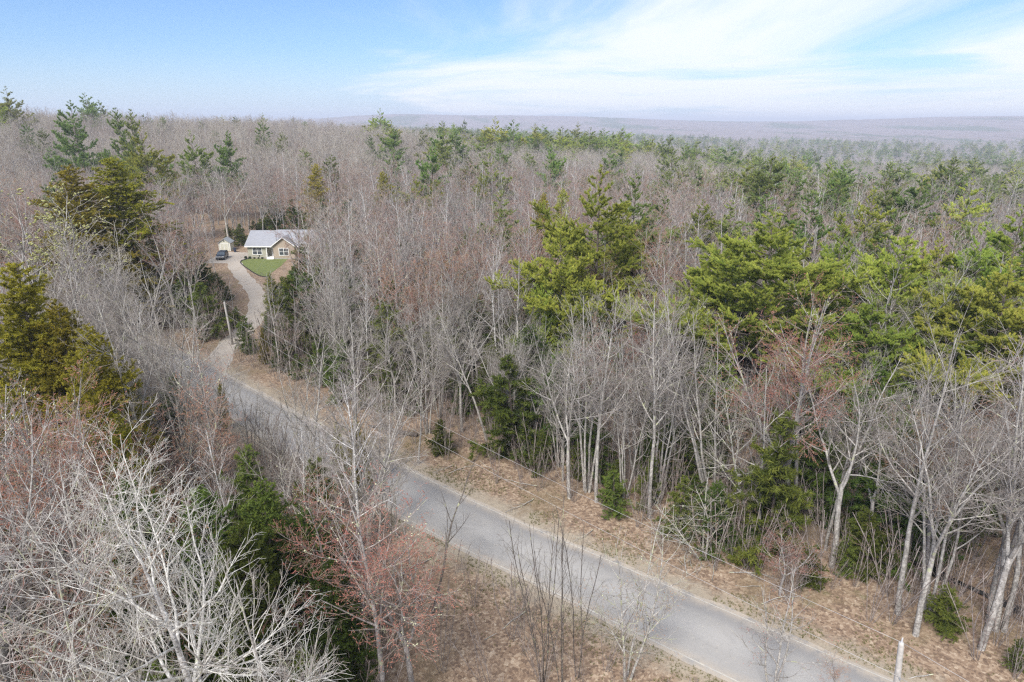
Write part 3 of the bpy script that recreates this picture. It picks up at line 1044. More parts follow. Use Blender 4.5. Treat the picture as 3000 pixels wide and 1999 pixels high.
def window(x0, x1, z0, z1, y, par, cols=2):
    mb = MB(); t = 0.12
    mb.box(x0 - t, x1 + t, y - .06, y, z1, z1 + t); mb.box(x0 - t, x1 + t, y - .09, y, z0 - t, z0)
    mb.box(x0 - t, x0, y - .06, y, z0, z1); mb.box(x1, x1 + t, y - .06, y, z0, z1)
    wd = (x1 - x0) / cols
    for k in range(1, cols): mb.box(x0 + k * wd - .06, x0 + k * wd + .06, y - .058, y, z0, z1)
    zm = (z0 + z1) / 2
    for k in range(cols):
        a = x0 + k * wd + (.06 if k else 0); b = x0 + (k + 1) * wd - (.06 if k < cols - 1 else 0)
        mb.box(a, b, y - .05, y, zm - .035, zm + .035)
        for q in (1, 2): mb.box(a + (b - a) * q / 3 - .01, a + (b - a) * q / 3 + .01, y - .045, y - .004, zm + .036, z1 - .002)
    f = mb.build('window', WHITE, par)
    g = MB(); g.box(x0, x1, y - .03, y + .01, z0, z1); g.build('pane', GLASS, f)
    return f


window(1.2, 3.25, 0.95, 2.48, 0.0, house)
window(7.7, 9.75, 0.95, 2.48, -1.0, house)
window(12.6, 13.6, 0.98, 2.28, 0.0, house, 1)
window(15.6, 17.6, 0.98, 2.28, 0.0, house)
mb = MB()
mb.box(5.05, 5.17, 1.52, 1.597, 0.28, 2.33); mb.box(6.0, 6.12, 1.52, 1.597, 0.28, 2.33); mb.box(5.17, 6.0, 1.52, 1.597, 2.22, 2.33)
mb.box(5.17, 6.0, 1.54, 1.596, 0.28, 2.219)
dr = mb.build('door', WHITE, house)
mb = MB(); mb.box(5.32, 5.85, 1.525, 1.55, 0.95, 2.05); mb.build('pane', GLASS, dr)
mb = MB(); mb.box(5.9, 5.97, 1.47, 1.538, 1.1, 1.2); mb.build('handle', METAL, dr)
mb = MB(); mb.box(4.5, 6.28, -0.45, 1.5, 0.1, 0.34)
mb.build('porch_floor', WHITE, house)
mb = MB()
mb.box(4.45, 4.6, -0.42, -0.27, 0.34, EV - .3)
mb.build('porch_post', WHITE, house)
mb = MB()
for k in range(3): mb.box(4.7, 6.25, -0.75 - .3 * k, -0.451 - .3 * k, -0.05, 0.26 - 0.085 * k)
mb.build('steps', WHITE, house)
mb = MB()
mb.box(4.62, 4.67, -1.35, -0.3, 1.0, 1.06); mb.box(4.62, 4.67, -1.35, -1.29, 0, 1.0)
mb.build('handrail', WHITE, house); mb = MB()
mb.box(6.15, 6.2, -1.35, -0.3, 1.0, 1.06); mb.box(6.15, 6.2, -1.35, -1.29, 0, 1.0)
mb.build('handrail', WHITE, house)
mb = MB(); mb.tube([(6.6, 1.0, 3.6), (6.6, 1.0, 5.3)], 0.10, 10); mb.tube([(6.6, 1.0, 5.3), (6.6, 1.0, 5.55)], [0.17, 0.13], 10)
mb.build('chimney_pipe', METAL, house)
mb = MB(); mb.tube([(10.5, 3.2, 5.0), (10.5, 3.2, 5.6)], 0.06, 8); mb.build('vent_pipe', METAL, house)
mb = MB(); mb.box(2.5, 2.7, -0.1, -0.001, 0.45, 0.75); mb.build('meter_box', BLACK, house)

# foundation shrubs
def shrub(name, loc, r, h, mat_i, label, seed, group=None):
    rng = np.random.default_rng(seed)
    n = int(420 * r * (1 + h))
    p = rng.normal(0, 1, (n, 3)); p = nz(p) * rng.random((n, 1)) ** 0.4 * np.array((r, r, h / 2)); p[:, 2] += h / 2
    p *= 1 + .25 * (fbm(p[:, :1] * 3 + 5, p[:, 1:2] * 3) - .5)
    V, T = needles(p, nz(p + (0, 0, .2)), rng, 4, 0.16, 0.03, 0.9)
    V[:, 2] = np.maximum(V[:, 2], 0.02)
    pt = Parts(); pt.tris(V, T, 0, np.repeat(rng.random(n), 12))
    o = link(name, pt.mesh(name, [mat_i], False), None, loc)
    return tag(o, label, 'shrub', group)


for k, (sx, sr, sh_) in enumerate(((0.5, .5, .8), (1.6, .35, .5), (2.5, .3, .4), (3.4, .38, .5), (-0.45, .55, .9))):
    shrub('shrub', (HX + sx, HY - .5, 0), sr * .6, sh_ * .6, NSPR, ['round dark shrub under the left corner of the house', 'low dark shrub beneath the left window of the house',
          'smallest dark shrub beneath the left window of the house', 'low dark shrub between the left window and the porch', 'taller dark shrub outside the house corner by the gravel'][k], 70 + k)

# ------------------------------------------------------------------ shed, vehicle, bin
shed = link('shed', None, loc=(-71.9, 166.5, 0), rz=radians(6))
tag(shed, 'small pale garden shed with a grey gable roof beside the driveway', 'shed')
CREAM = simple('cream_siding', (0.52, 0.52, 0.44), 0.7, var=.05)
mb = MB(); mb.box(0, 2.7, 0, 3.2, 0, 2.0); mb.prism([(0, 2.001), (2.7, 2.001), (1.35, 3.0)], 0, 3.2, 'y'); mb.build('wall', CREAM, shed)
mb = MB()
for s in (-1, 1):
    a = [(1.35, 3.03), (1.35 + s * 1.55, 1.90), (1.35 + s * 1.55, 2.0), (1.35, 3.13)]
    mb.prism(a if s > 0 else a[::-1], -0.2, 3.4, 'y')
mb.build('roof', simple('shed_roof_grey', (0.27, 0.29, 0.31), .8, var=.1), shed)
dmb = MB(); dmb.box(0.45, 2.25, -0.05, -0.002, 0.05, 1.85); dr = dmb.build('door', CREAM, shed)
mb = MB()
for x in (0.38, 1.30, 2.25): mb.box(x, x + .09, -.075, -.052, 0.0, 1.95)
mb.box(0.38, 2.34, -.074, -.051, 1.86, 1.96); mb.box(0, .09, -.03, 0.0, 0, 2.0); mb.box(2.61, 2.72, -.03, 0, 0, 2.0)
mb.build('door_trim', WHITE, dr)
mb = MB(); mb.tube([(1.35, -.04, 2.5), (1.35, -.01, 2.5)], .16, 12); mb.build('vent', BLACK, shed)

car = link('parked_suv', None, loc=(-67.3, 157.0, 0), rz=radians(9))
tag(car, 'dark grey suv parked on the gravel in front of the shed', 'car')
PAINT = simple('dark_car_paint', (0.035, 0.045, 0.06), 0.25)
mb = MB()   # side profile in (y,z); the front points to -y
prof = [(-2.3, .42), (-2.32, .72), (-2.2, .95), (-1.25, 1.05), (-0.55, 1.62), (-0.35, 1.70), (1.75, 1.72), (2.15, 1.62), (2.3, 1.05), (2.32, .45), (1.85, .36), (-1.9, .36)]
mid = []
for s, inset in ((-1, 1.0), (1, 1.0)):
    pass
n = len(prof)
L_ = [(-0.95 + (0.16 * max(0, (z - 1.0)) / .7), y, z) for y, z in prof]; R_ = [(-x, y, z) for x, y, z in L_]
mb.add(L_ + R_, [tuple(range(n)), tuple(range(2 * n - 1, n - 1, -1))] + [(i, i + n, (i + 1) % n + n, (i + 1) % n) for i in range(n)])
mb.build('body', PAINT, car, bevel=.05)
mb = MB(); mb.add([(-.84, -1.19, 1.10), (.84, -1.19, 1.10), (.78, -.60, 1.60), (-.78, -.60, 1.60)], [(0, 1, 2, 3)])
for v_ in range(4): mb.v[v_] = (mb.v[v_][0], mb.v[v_][1] - .03, mb.v[v_][2] + .025)
mb.build('windscreen', simple('car_glass', (0.09, 0.11, 0.13), .05), car)
for s in (-1, 1):
    for a, b in ((-0.95, 0.15), (0.22, 1.15), (1.22, 2.0)):
        mb = MB(); mb.add([(s * .958, a, 1.1), (s * .958, b, 1.1), (s * .865, b - .05, 1.55), (s * .865, max(a, -.55) + (0.1 if a < 0 else 0), 1.55)], [(0, 1, 2, 3)]); mb.build('side_window', MATS['car_glass'], car)
for s in (-1, 1):
    for y in (-1.45, 1.45):
        mb = MB(); mb.tube([(s * .72, y, .36), (s * .97, y, .36)], .36, 18); wh = mb.build('wheel', simple('tyre', (.018, .018, .018), .9), car, bevel=.03)
        mb = MB(); mb.tube([(s * .968, y, .36), (s * .985, y, .36)], .21, 14); mb.build('rim', METAL, wh)
    mb = MB(); mb.box(s * .78 - .14, s * .78 + .14, -2.345, -2.25, .72, .88); mb.build('headlight', simple('headlight_glass', (.7, .72, .75), .1), car, bevel=.02)
    mb = MB(); mb.box(min(s * .93, s * 1.13), max(s * .93, s * 1.13), -.95, -.8, 1.08, 1.24); mb.build('wing_mirror', PAINT, car, bevel=.02)
mb = MB(); mb.box(-.55, .55, -2.35, -2.28, .68, .88); mb.build('grille', METAL, car)
mb = MB(); mb.box(-.92, .92, -2.42, -2.28, .42, .60); mb.build('bumper', BLACK, car, bevel=.04)

bin_ = link('wheelie_bin', None, loc=(-67.6, 165.4, 0), rz=.2)
tag(bin_, 'dark blue rubbish bin standing at the right side of the shed', 'bin')
BLUE = simple('dark_blue_plastic', (.02, .03, .06), .5)
mb = MB(); mb.add([(-.24, -.26, .08), (.24, -.26, .08), (.24, .24, .08), (-.24, .24, .08), (-.3, -.34, .98), (.3, -.34, .98), (.3, .32, .98), (-.3, .32, .98)],
                  [(0, 3, 2, 1), (4, 5, 6, 7), (0, 1, 5, 4), (1, 2, 6, 5), (2, 3, 7, 6), (3, 0, 4, 7)]); mb.build('body', BLUE, bin_, bevel=.02)
mb = MB(); mb.box(-.32, .32, -.37, .35, .985, 1.06); mb.build('lid', BLUE, bin_, bevel=.02)
for s in (-1, 1):
    mb = MB(); mb.tube([(s * .22, .26, .1), (s * .3, .26, .1)], .1, 10); mb.build('wheel', BLACK, bin_)

# ------------------------------------------------------------------ poles, wires, log
POLE = simple('weathered_pole_wood', (0.40, 0.38, 0.355), .9, var=.2, scale=5)


def pole(base, top, r, label):
    p = link('utility_pole', None, loc=tuple(base))
    tag(p, label, 'pole')
    t_ = np.array(top) - np.array(base)
    mb = MB(); mb.tube([(0, 0, -.5), tuple(t_ * .5), tuple(t_ * .985), tuple(t_)], [r * 1.25, r, r * .85, r * .7], 12); mb.build('shaft', POLE, p, smooth=True)
    mb = MB(); u = t_ / np.linalg.norm(t_)
    q = t_ - u * .12
    mb.tube([q, q + (0, 0, .35)], [.05, .035], 8); mb.build('insulator', simple('porcelain', (.5, .5, .52), .3), p)
    mb = MB(); q2 = t_ - u * 1.9; mb.tube([q2 - (.0, .24, 0), q2 + (0, .1, .0)], .035, 6); mb.build('bracket', METAL, p)
    return p


pb = at(2600, 2235, 0); pt_ = at_y(2641, 1882, pb[1] + .15)
pole((pb[0], pb[1], 0), pt_, .15, 'weathered grey utility pole beside the road at the bottom right')
fb = at(682, 1010, 0); ft = at_y(657, 886, fb[1])
pole((fb[0], fb[1], 0), ft, .15, 'pale utility pole beside the driveway entrance')
print('POLES', pb, pt_, fb, ft)
WIRE = simple('wire_aluminium', (.42, .41, .40), .5)


def wire(a, b, sag, r, label):
    a = np.array(a, float); b = np.array(b, float)
    pts = [a * (1 - t) + b * t - np.array((0, 0, sag * 4 * t * (1 - t))) for t in np.linspace(0, 1, 28)]
    mb = MB(); mb.tube(pts, r, 5)
    o = mb.build('overhead_wire', WIRE, smooth=True); tag(o, label, 'wire')


dirn = nz(np.array([pt_[0] - ft[0], pt_[1] - ft[1], 0.]))
nxt = pt_ + dirn * 42
wire(ft, pt_, 1.4, .010, 'upper overhead wire running along the road between the two utility poles')
wire(ft - (0, 0, 1.7), pt_ - (0, 0.2, 1.75), 1.5, .012, 'lower overhead wire running along the road between the two utility poles')
wire(pt_, nxt, 1.0, .010, 'upper wire leaving the roadside pole towards the bottom right corner')
wire(pt_ - (0, .2, 1.75), nxt - (0, 0, 1.75), 1.0, .012, 'lower wire leaving the roadside pole towards the bottom right corner')
wire(ft - (0, 0, .4), (HX + 6, HY - .4, 3.4), 1.2, .008, 'thin service wire from the driveway pole to the house')
mb = MB()
la = at(1080, 1247, .2); lb = at(1222, 1275, .2)
mb.tube([la, la * .66 + lb * .34 + (0, .1, .05), la * .3 + lb * .7 + (0, -.1, 0), lb], [.10, .16, .19, .22], 9)
o = mb.build('fallen_log', DARKB, smooth=True); tag(o, 'fallen grey log lying along the far verge of the road', 'log')

# ------------------------------------------------------------------ tree prototypes
PROTO = {}


def proto(key, parts, mats, split):
    tk, cr = parts
    nm = key.rstrip('0123456789')
    if split:
        PROTO[key] = ('split', tk.mesh(nm + '_trunk', mats[:1]), cr.mesh(nm + '_crown', mats))
    else:
        PROTO[key] = ('one', merge(tk, cr, nm, mats))


BM = lambda m: [m, BUD, LICH]
for i in range(4):   # near, split into trunk and crown; all unit heights are H=18
    proto('nmaple%d' % i, bare_tree(100 + i, 18, 'maple', .008, 1.0, first=.38), BM(GREY), True)
for i in range(3):
    proto('nfork%d' % i, bare_tree(110 + i, 18, 'fork', .008, 1.0, first=.38, spread=1.05), BM(GREY), True)
for i in range(2):
    proto('nclump%d' % i, bare_tree(120 + i, 18, 'maple', .008, .8, first=.34, stems=4, spread=.9), BM(GREY), True)
for i in range(3):
    proto('nred%d' % i, bare_tree(130 + i, 18, 'fork' if i else 'maple', .0065, 1.0, first=.35, spread=1.05, buds=11.0, bud_r=.027, lichen=1.5), BM(REDT), True)
for i in range(2):
    proto('nbirch%d' % i, bare_tree(140 + i, 18, 'birch', .007, 1.0, first=.45, rt=.13), BM(BIRCH), True)
proto('ngnarl0', bare_tree(150, 18, 'aspen', .009, .85, first=.25, spread=.9), BM(GREYL), True)
proto('ngnarl1', bare_tree(151, 18, 'aspen', .009, .85, first=.3, spread=.8), BM(GREY), True)
proto('nwhip0', bare_tree(160, 11, 'whip', .005, .6, first=.2, stems=5, rt=.05), BM(DARKB), True)
proto('nwhip1', bare_tree(161, 11, 'whip', .005, .6, first=.25, stems=3, rt=.05), BM(DARKB), True)
proto('nbud0', bare_tree(165, 12, 'maple', .0055, .95, first=.2, buds=2.6, bud_r=.024, lichen=.5, stems=3, spread=1.1), BM(GREYL), True)
proto('nbud1', bare_tree(166, 12, 'maple', .0055, .75, first=.2, buds=2.6, bud_r=.026, stems=3, spread=1.1), BM(GREY), True)
proto('ndark0', bare_tree(170, 14, 'crooked', .006, .5, first=.35, rt=.14), BM(DARKB), True)
for i in range(5):   # middle distance, one mesh each
    proto('mmaple%d' % i, bare_tree(200 + i, 18, 'maple' if i < 3 else 'fork', .013, .75, first=.4 if i < 3 else .36), BM(MIXT), False)
for i in range(2):
    proto('mpale%d' % i, bare_tree(210 + i, 18, 'fork', .013, .7, first=.36, spread=1.1), BM(PALE), False)
for i in range(3):
    proto('mred%d' % i, bare_tree(220 + i, 18, 'maple' if i else 'fork', .012, .75, first=.36, buds=3.0, bud_r=.04), BM(REDT), False)
proto('mbirch0', bare_tree(230, 18, 'birch', .012, .7, first=.45, rt=.13), BM(BIRCH), False)
proto('mcatkin0', bare_tree(231, 18, 'fork', .012, .6, first=.3, buds=26, bud_r=.07), [GREY, CATKIN, LICH], False)
for i in range(4):   # far off
    proto('fmaple%d' % i, bare_tree(300 + i, 18, 'maple' if i % 2 else 'fork', .030, .55, first=.4, top_level=3), BM(MIXT), False)
proto('fred0', bare_tree(310, 18, 'fork', .028, .55, first=.4, top_level=3), BM(REDT), False)
for i in range(3):
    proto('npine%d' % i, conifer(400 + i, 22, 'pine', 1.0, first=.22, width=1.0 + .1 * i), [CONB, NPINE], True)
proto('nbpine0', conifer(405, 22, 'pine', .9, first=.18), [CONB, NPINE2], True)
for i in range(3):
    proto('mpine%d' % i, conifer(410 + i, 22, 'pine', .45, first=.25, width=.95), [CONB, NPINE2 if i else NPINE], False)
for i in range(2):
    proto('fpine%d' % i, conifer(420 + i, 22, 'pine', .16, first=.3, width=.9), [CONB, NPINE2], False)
for i in range(2):
    proto('nhemlock%d' % i, conifer(430 + i, 20, 'hemlock', 1.0, first=.08), [CONB, NHEM], True)
for i in range(2):
    proto('nghemlock%d' % i, conifer(433 + i, 20, 'hemlock', .9, first=.08), [CONB, NYOUNG], True)
proto('mhemlock0', conifer(435, 20, 'hemlock', .4, first=.1), [CONB, NHEM], False)
for i in range(2):
    proto('mspruce%d' % i, conifer(440 + i, 16, 'spruce', .45, first=.08), [CONB, NSPR], False)
for i in range(2):
    proto('nyoung%d' % i, conifer(450 + i, 6, 'young', 1.0, first=.06), [CONB, NYOUNG], True)
proto('myoung0', conifer(455, 6, 'young', .5, first=.06), [CONB, NYOUNG], False)
for i in range(4):
    proto('brush%d' % i, bare_tree(500 + i, 4.5, 'whip', .006, .8, first=.12, stems=5, rt=.022, spread=1.6, top_level=3), BM(BRUSH), False)
for i in range(2):
    proto('nbranch%d' % i, bare_tree(600 + i, 3, 'crooked', .007, 1.4, first=.2, rt=.035, spread=1.1, top_level=3), BM(GREYL), False)
UNITH_BR = 3
print({k: sum(len(m.polygons) for m in p[1:]) for k, p in PROTO.items()})
print('TRIS', sum(len(m.polygons) for p in PROTO.values() for m in p[1:]))
UNITH = {'npine': 22, 'nbpine': 22, 'mpine': 22, 'fpine': 22, 'nhemlock': 20, 'nghemlock': 20, 'mhemlock': 20, 'mspruce': 16, 'nyoung': 6, 'myoung': 6, 'brush': 4.5,
         'nbranch': 3, 'nwhip': 11, 'nbud': 12, 'ndark': 14}


def unit(key):
    return UNITH.get(key.rstrip('0123456789'), 18)


TREES = []      # every individual tree: dict(key, name, x, y, h, ...)


def plant(key, name, x, y, h, rz=None, lean=0.0, wide=1.0, label=None, cat=None, group=None, leany=0.0):
    p = PROTO[key]
    s = h / unit(key)
    rz = R.uniform(0, 6.28) if rz is None else rz
    z = h1(x, y)
    if p[0] == 'split':
        root = link(name, None, loc=(x, y, z))
        for nm, me in (('trunk', p[1]), ('crown', p[2])):
            c = bpy.data.objects.new(nm, me); COL.objects.link(c); c.parent = root
            c.rotation_euler = (0, 0, rz)      # the turn lives on the parts, the lean on the tree
        root.rotation_euler = (leany, lean, 0)
    else:
        root = link(name, p[1], loc=(x, y, z))
        root.rotation_euler = (leany, lean, rz) if not lean else (0, lean, rz)
    root.scale = (s * wide, s * wide, s)
    tag(root, label, cat, group)
    TREES.append(dict(o=root, key=key, x=x, y=y, h=h, label=label))
    return root


USED = []       # ground already taken by a hand-placed tree (x, y, radius)


def by_base(key, name, bpx, bpy_, tpx, tpy, label, cat, wide=1.0, rz=None, r=2.2):
    b = at(bpx, bpy_, 0); b = at(bpx, bpy_, h1(b[0], b[1]))
    t = at_y(tpx, tpy, b[1])
    z = h1(b[0], b[1])
    h = math.hypot(t[2] - z, t[0] - b[0])
    USED.append((b[0], b[1], r))
    return plant(key, name, b[0], b[1], h, rz, math.atan2(t[0] - b[0], t[2] - z), wide, label, cat)


def by_top(key, name, px, py, y, label, cat, wide=1.0, rz=None, r=3.0, group=None):
    t = at_y(px, py, y)
    z = h1(t[0], y)
    USED.append((t[0], y, r))
    return plant(key, name, t[0], y, max(2.5, t[2] - z), rz, 0, wide, label, cat, group)


# ------------------------------------------------------------------ trees one can name in the photograph
# the big pale aspen at the lower left is grown for its own place
asp = bare_tree(7, 19.5, 'aspen', .007, 1.0, first=.36, spread=1.12, rt=.27, lichen=0)
PROTO['hero0'] = ('split', asp[0].mesh('aspen_trunk', [BIRCH]), asp[1].mesh('aspen_crown', BM(wood_mat('aspen_bark', (0.70, 0.685, 0.64), (0.60, 0.58, 0.54), (0.60, 0.58, 0.54), lichen=0.3))))
UNITH['hero'] = 19.5
by_top('hero0', 'aspen_tree', 440, 1430, 20.5, 'huge pale spreading aspen filling the lower left corner', 'aspen', 1.0, 0.4, 3.0)
by_top('ngnarl0', 'aspen_tree', 90, 1560, 17.5, 'pale bare aspen cut by the bottom left corner', 'aspen', .8, 1.0, 2.5)
by_top('ngnarl1', 'aspen_tree', 760, 1600, 18.5, 'low pale aspen with long limbs at the bottom beside the huge aspen', 'aspen', .85, 2.2, 2)
by_base('nbirch0', 'birch_tree', 745, 1800, 600, 1260, 'white birch leaning left behind the huge pale aspen', 'birch', .9, .5)
for i, (k, a, b, c, d, l) in enumerate((
        ('nbirch1', 218, 920, 185, 700, 'pair birch'),)):
    pass
B = 'bare tree'
for k, nm, bx, by, tx, ty, l, c in (
    ('nred0', 'maple_tree', 1130, 2120, 1090, 1395, 'lichen-spotted red budded maple left of the road at the bottom centre', 'maple'),
    ('nred1', 'maple_tree', 1010, 1990, 960, 1420, 'red budded maple beside the dark hemlocks at the bottom', 'maple'),
    ('nred2', 'maple_tree', 1210, 2080, 1215, 1470, 'low red budded maple nearest the open leaf litter at the bottom centre', 'maple'),
    ('ndark0', 'bare_tree', 1268, 1800, 1350, 1370, 'dark leaning broken tree beside the near edge of the road', B),
    ('nwhip0', 'sapling', 1590, 2000, 1560, 1480, 'clump of thin upright bare stems in front of the road', 'sapling'),
    ('nwhip1', 'sapling', 1645, 2010, 1635, 1500, 'tall thin sapling just right of the stem clump before the road', 'sapling'),
    ('nwhip1', 'sapling', 1690, 1985, 1725, 1500, 'slim forked sapling rightmost of the group before the road', 'sapling'),
    ('nbud0', 'maple_tree', 1838, 1990, 1935, 1550, 'spreading grey maple with lichen in front of the road at the bottom', 'maple'),
    ('nbud1', 'maple_tree', 2262, 2025, 2270, 1640, 'small maple with sparse red buds standing before the road', 'maple'),
    ('nred0', 'maple_tree', 2455, 2110, 2450, 1900, 'low red budded maple at the bottom edge beside the pole', 'maple'),
    ('nred2', 'maple_bush', 2285, 1745, 2290, 1560, 'low bushy maple with crimson buds on the far verge', 'maple'),
    ('nbud0', 'maple_bush', 2060, 1640, 2030, 1440, 'small budding maple at the far verge below the grey clumps', 'maple'),
    ('nmaple0', 'bare_tree', 1903, 1518, 1905, 860, 'thick grey triple trunk tree at the far verge of the road', B),
    ('nclump0', 'bare_tree', 1860, 1400, 1850, 850, 'tall grey clump of stems behind the thick roadside trunk', B),
    ('nmaple1', 'bare_tree', 1747, 1471, 1740, 870, 'tall slim grey tree with two parallel trunks across the road', B),
    ('nclump1', 'bare_tree', 1720, 1440, 1735, 860, 'dense grey stem clump across the road left of the thick trunk', B),
    ('nfork0', 'bare_tree', 1668, 1460, 1640, 940, 'grey tree with long level limbs across the road', B),
    ('nfork1', 'bare_tree', 1492, 1330, 1480, 930, 'slender open crowned tree standing before the dark hemlocks', B),
    ('nmaple2', 'bare_tree', 1425, 1290, 1330, 900, 'grey tree leaning left with a forked top before the hemlocks', B),
    ('nmaple3', 'bare_tree', 1225, 1360, 1260, 1030, 'small bare tree standing right of the fallen log', B),
    ('nfork2', 'bare_tree', 1138, 1390, 1150, 1080, 'small bare tree standing at the road edge below the fallen log', B),
    ('nred1', 'maple_tree', 2298, 1600, 2395, 850, 'large reddish maple leaning right in front of the big pines', 'maple'),
    ('nred0', 'maple_tree', 2330, 1530, 2330, 860, 'reddish crowned maple directly behind the large leaning one', 'maple'),
    ('ngnarl1', 'bare_tree', 2228, 1610, 2190, 1060, 'broad grey tree with drooping limbs left of the large leaning maple', B),
    ('ngnarl0', 'bare_tree', 2205, 1560, 2070, 1130, 'gnarled pale tree reaching left towards the road', B),
    ('nfork1', 'bare_tree', 2545, 1660, 2600, 1090, 'leaning grey tree above the round green hemlock', B),
    ('nmaple1', 'bare_tree', 2630, 1800, 2680, 960, 'tall straight grey tree above the brook', B),
    ('nfork2', 'bare_tree', 2682, 1862, 2830, 1090, 'grey tree with a blackened base leaning over the leaf litter', B),
    ('nclump1', 'bare_tree', 2720, 1790, 2850, 1060, 'several stemmed grey tree behind the black based one', B),
    ('nmaple0', 'bare_tree', 2895, 1830, 3000, 1000, 'leftmost of three thick trunks at the right edge', B),
    ('nfork0', 'bare_tree', 2915, 1848, 3060, 1060, 'middle one of three thick trunks at the right edge', B),
    ('nmaple3', 'bare_tree', 2940, 1850, 3130, 1040, 'rightmost of three thick trunks leaning out of the right edge', B),
    ('nclump0', 'bare_tree', 2080, 1480, 2000, 850, 'tall rosy grey stem clump between the two big pines', B),
    ('nmaple2', 'bare_tree', 1990, 1430, 1960, 880, 'tall grey tree right of the thick roadside trunk', B),
    ('nbirch1', 'birch_tree', 545, 880, 520, 640, 'thin white birch left of the driveway beside a darker trunk', 'birch'),
    ('nbirch0', 'birch_tree', 640, 870, 600, 650, 'white birch with forked stems left of the driveway', 'birch'),
    ('nbirch1', 'birch_tree', 650, 870, 585, 590, 'tallest white birch left of the driveway', 'birch'),
    ('nbirch0', 'birch_tree', 415, 1290, 410, 880, 'twisted white birch left of the road on the near side', 'birch'),
    ('nbirch1', 'birch_tree', 50, 1700, 40, 1120, 'pale slim birch near the left edge among red buds', 'birch'),
    ('nbirch0', 'birch_tree', 955, 1060, 990, 780, 'white birch in front of the right end of the house', 'birch'),
    ('nred0', 'maple_tree', 60, 1850, 100, 1230, 'red budded maple at the left edge', 'maple'),
    ('nred2', 'maple_tree', 270, 1760, 250, 1170, 'red budded maple below the tall left hemlock', 'maple'),
    ('nred1', 'maple_tree', 160, 1800, 190, 1260, 'red budded maple between the left edge one and the hemlock', 'maple'),
    ('nred2', 'maple_tree', 330, 1700, 350, 1200, 'rightmost red budded maple below the left hemlocks', 'maple'),
):
    by_base(k, nm, bx, by, tx, ty, l, c, 2.0 if nm == 'maple_bush' else 1.15 if k[:4] == 'nbud' else 1.3 if nm == 'maple_tree' and bx < 1300 else .6 if nm == 'birch_tree' and 500 < bx < 700 and by < 900 else 1.0, rz=(bx * .37 + by * .11) % 6.28)

by_top('mpale0', 'bare_tree', 640, 470, 172, 'pale broad crowned tree rising left of the shed', B, 1.15, 1.0)
by_top('mred0', 'maple_tree', 955, 690, 140, 'reddish tree hiding the right end of the house', 'maple', .9, 1.0, 3)
by_top('mred1', 'maple_tree', 900, 760, 130, 'lower reddish tree in front of the right end of the house', 'maple', .9, 2.0, 3)
by_top('mred1', 'maple_tree', 828, 768, 136, 'small reddish tree on the front lawn before the gable window', 'maple', 1.1, 1.3, 3)
by_top('mmaple1', 'bare_tree', 800, 812, 128, 'low twiggy tree at the lawn corner right of the driveway', B, 1.2, 1.3, 3)
by_top('mred2', 'maple_tree', 870, 790, 118, 'lowest reddish tree before the front gable of the house', 'maple', .9, 4.0, 3)
by_top('mred0', 'maple_tree', 925, 700, 134, 'reddish tree filling the gap before the right half of the house', 'maple', .9, 4.0, 3)
by_top('mred2', 'maple_tree', 1000, 670, 146, 'tall reddish tree just beyond the right end of the house', 'maple', .9, 2.0, 3)
by_top('mcatkin0', 'willow_tree', 25, 545, 80, 'yellow green budding tree at the left edge', 'willow', 1.5, 1.0, 6)
by_top('mcatkin0', 'willow_tree', 1020, 560, 205, 'small yellow green budding tree in the grey wood above the house', 'willow', .8, 1.0, 3)
by_top('mred2', 'maple_tree', 1250, 620, 120, 'pinkish tree left of the big pine', 'maple', 1.2, 1.0, 3)
by_top('mred1', 'maple_tree', 1190, 600, 128, 'taller pinkish tree in the middle of the grey wood', 'maple', 1.2, 3.0, 3)

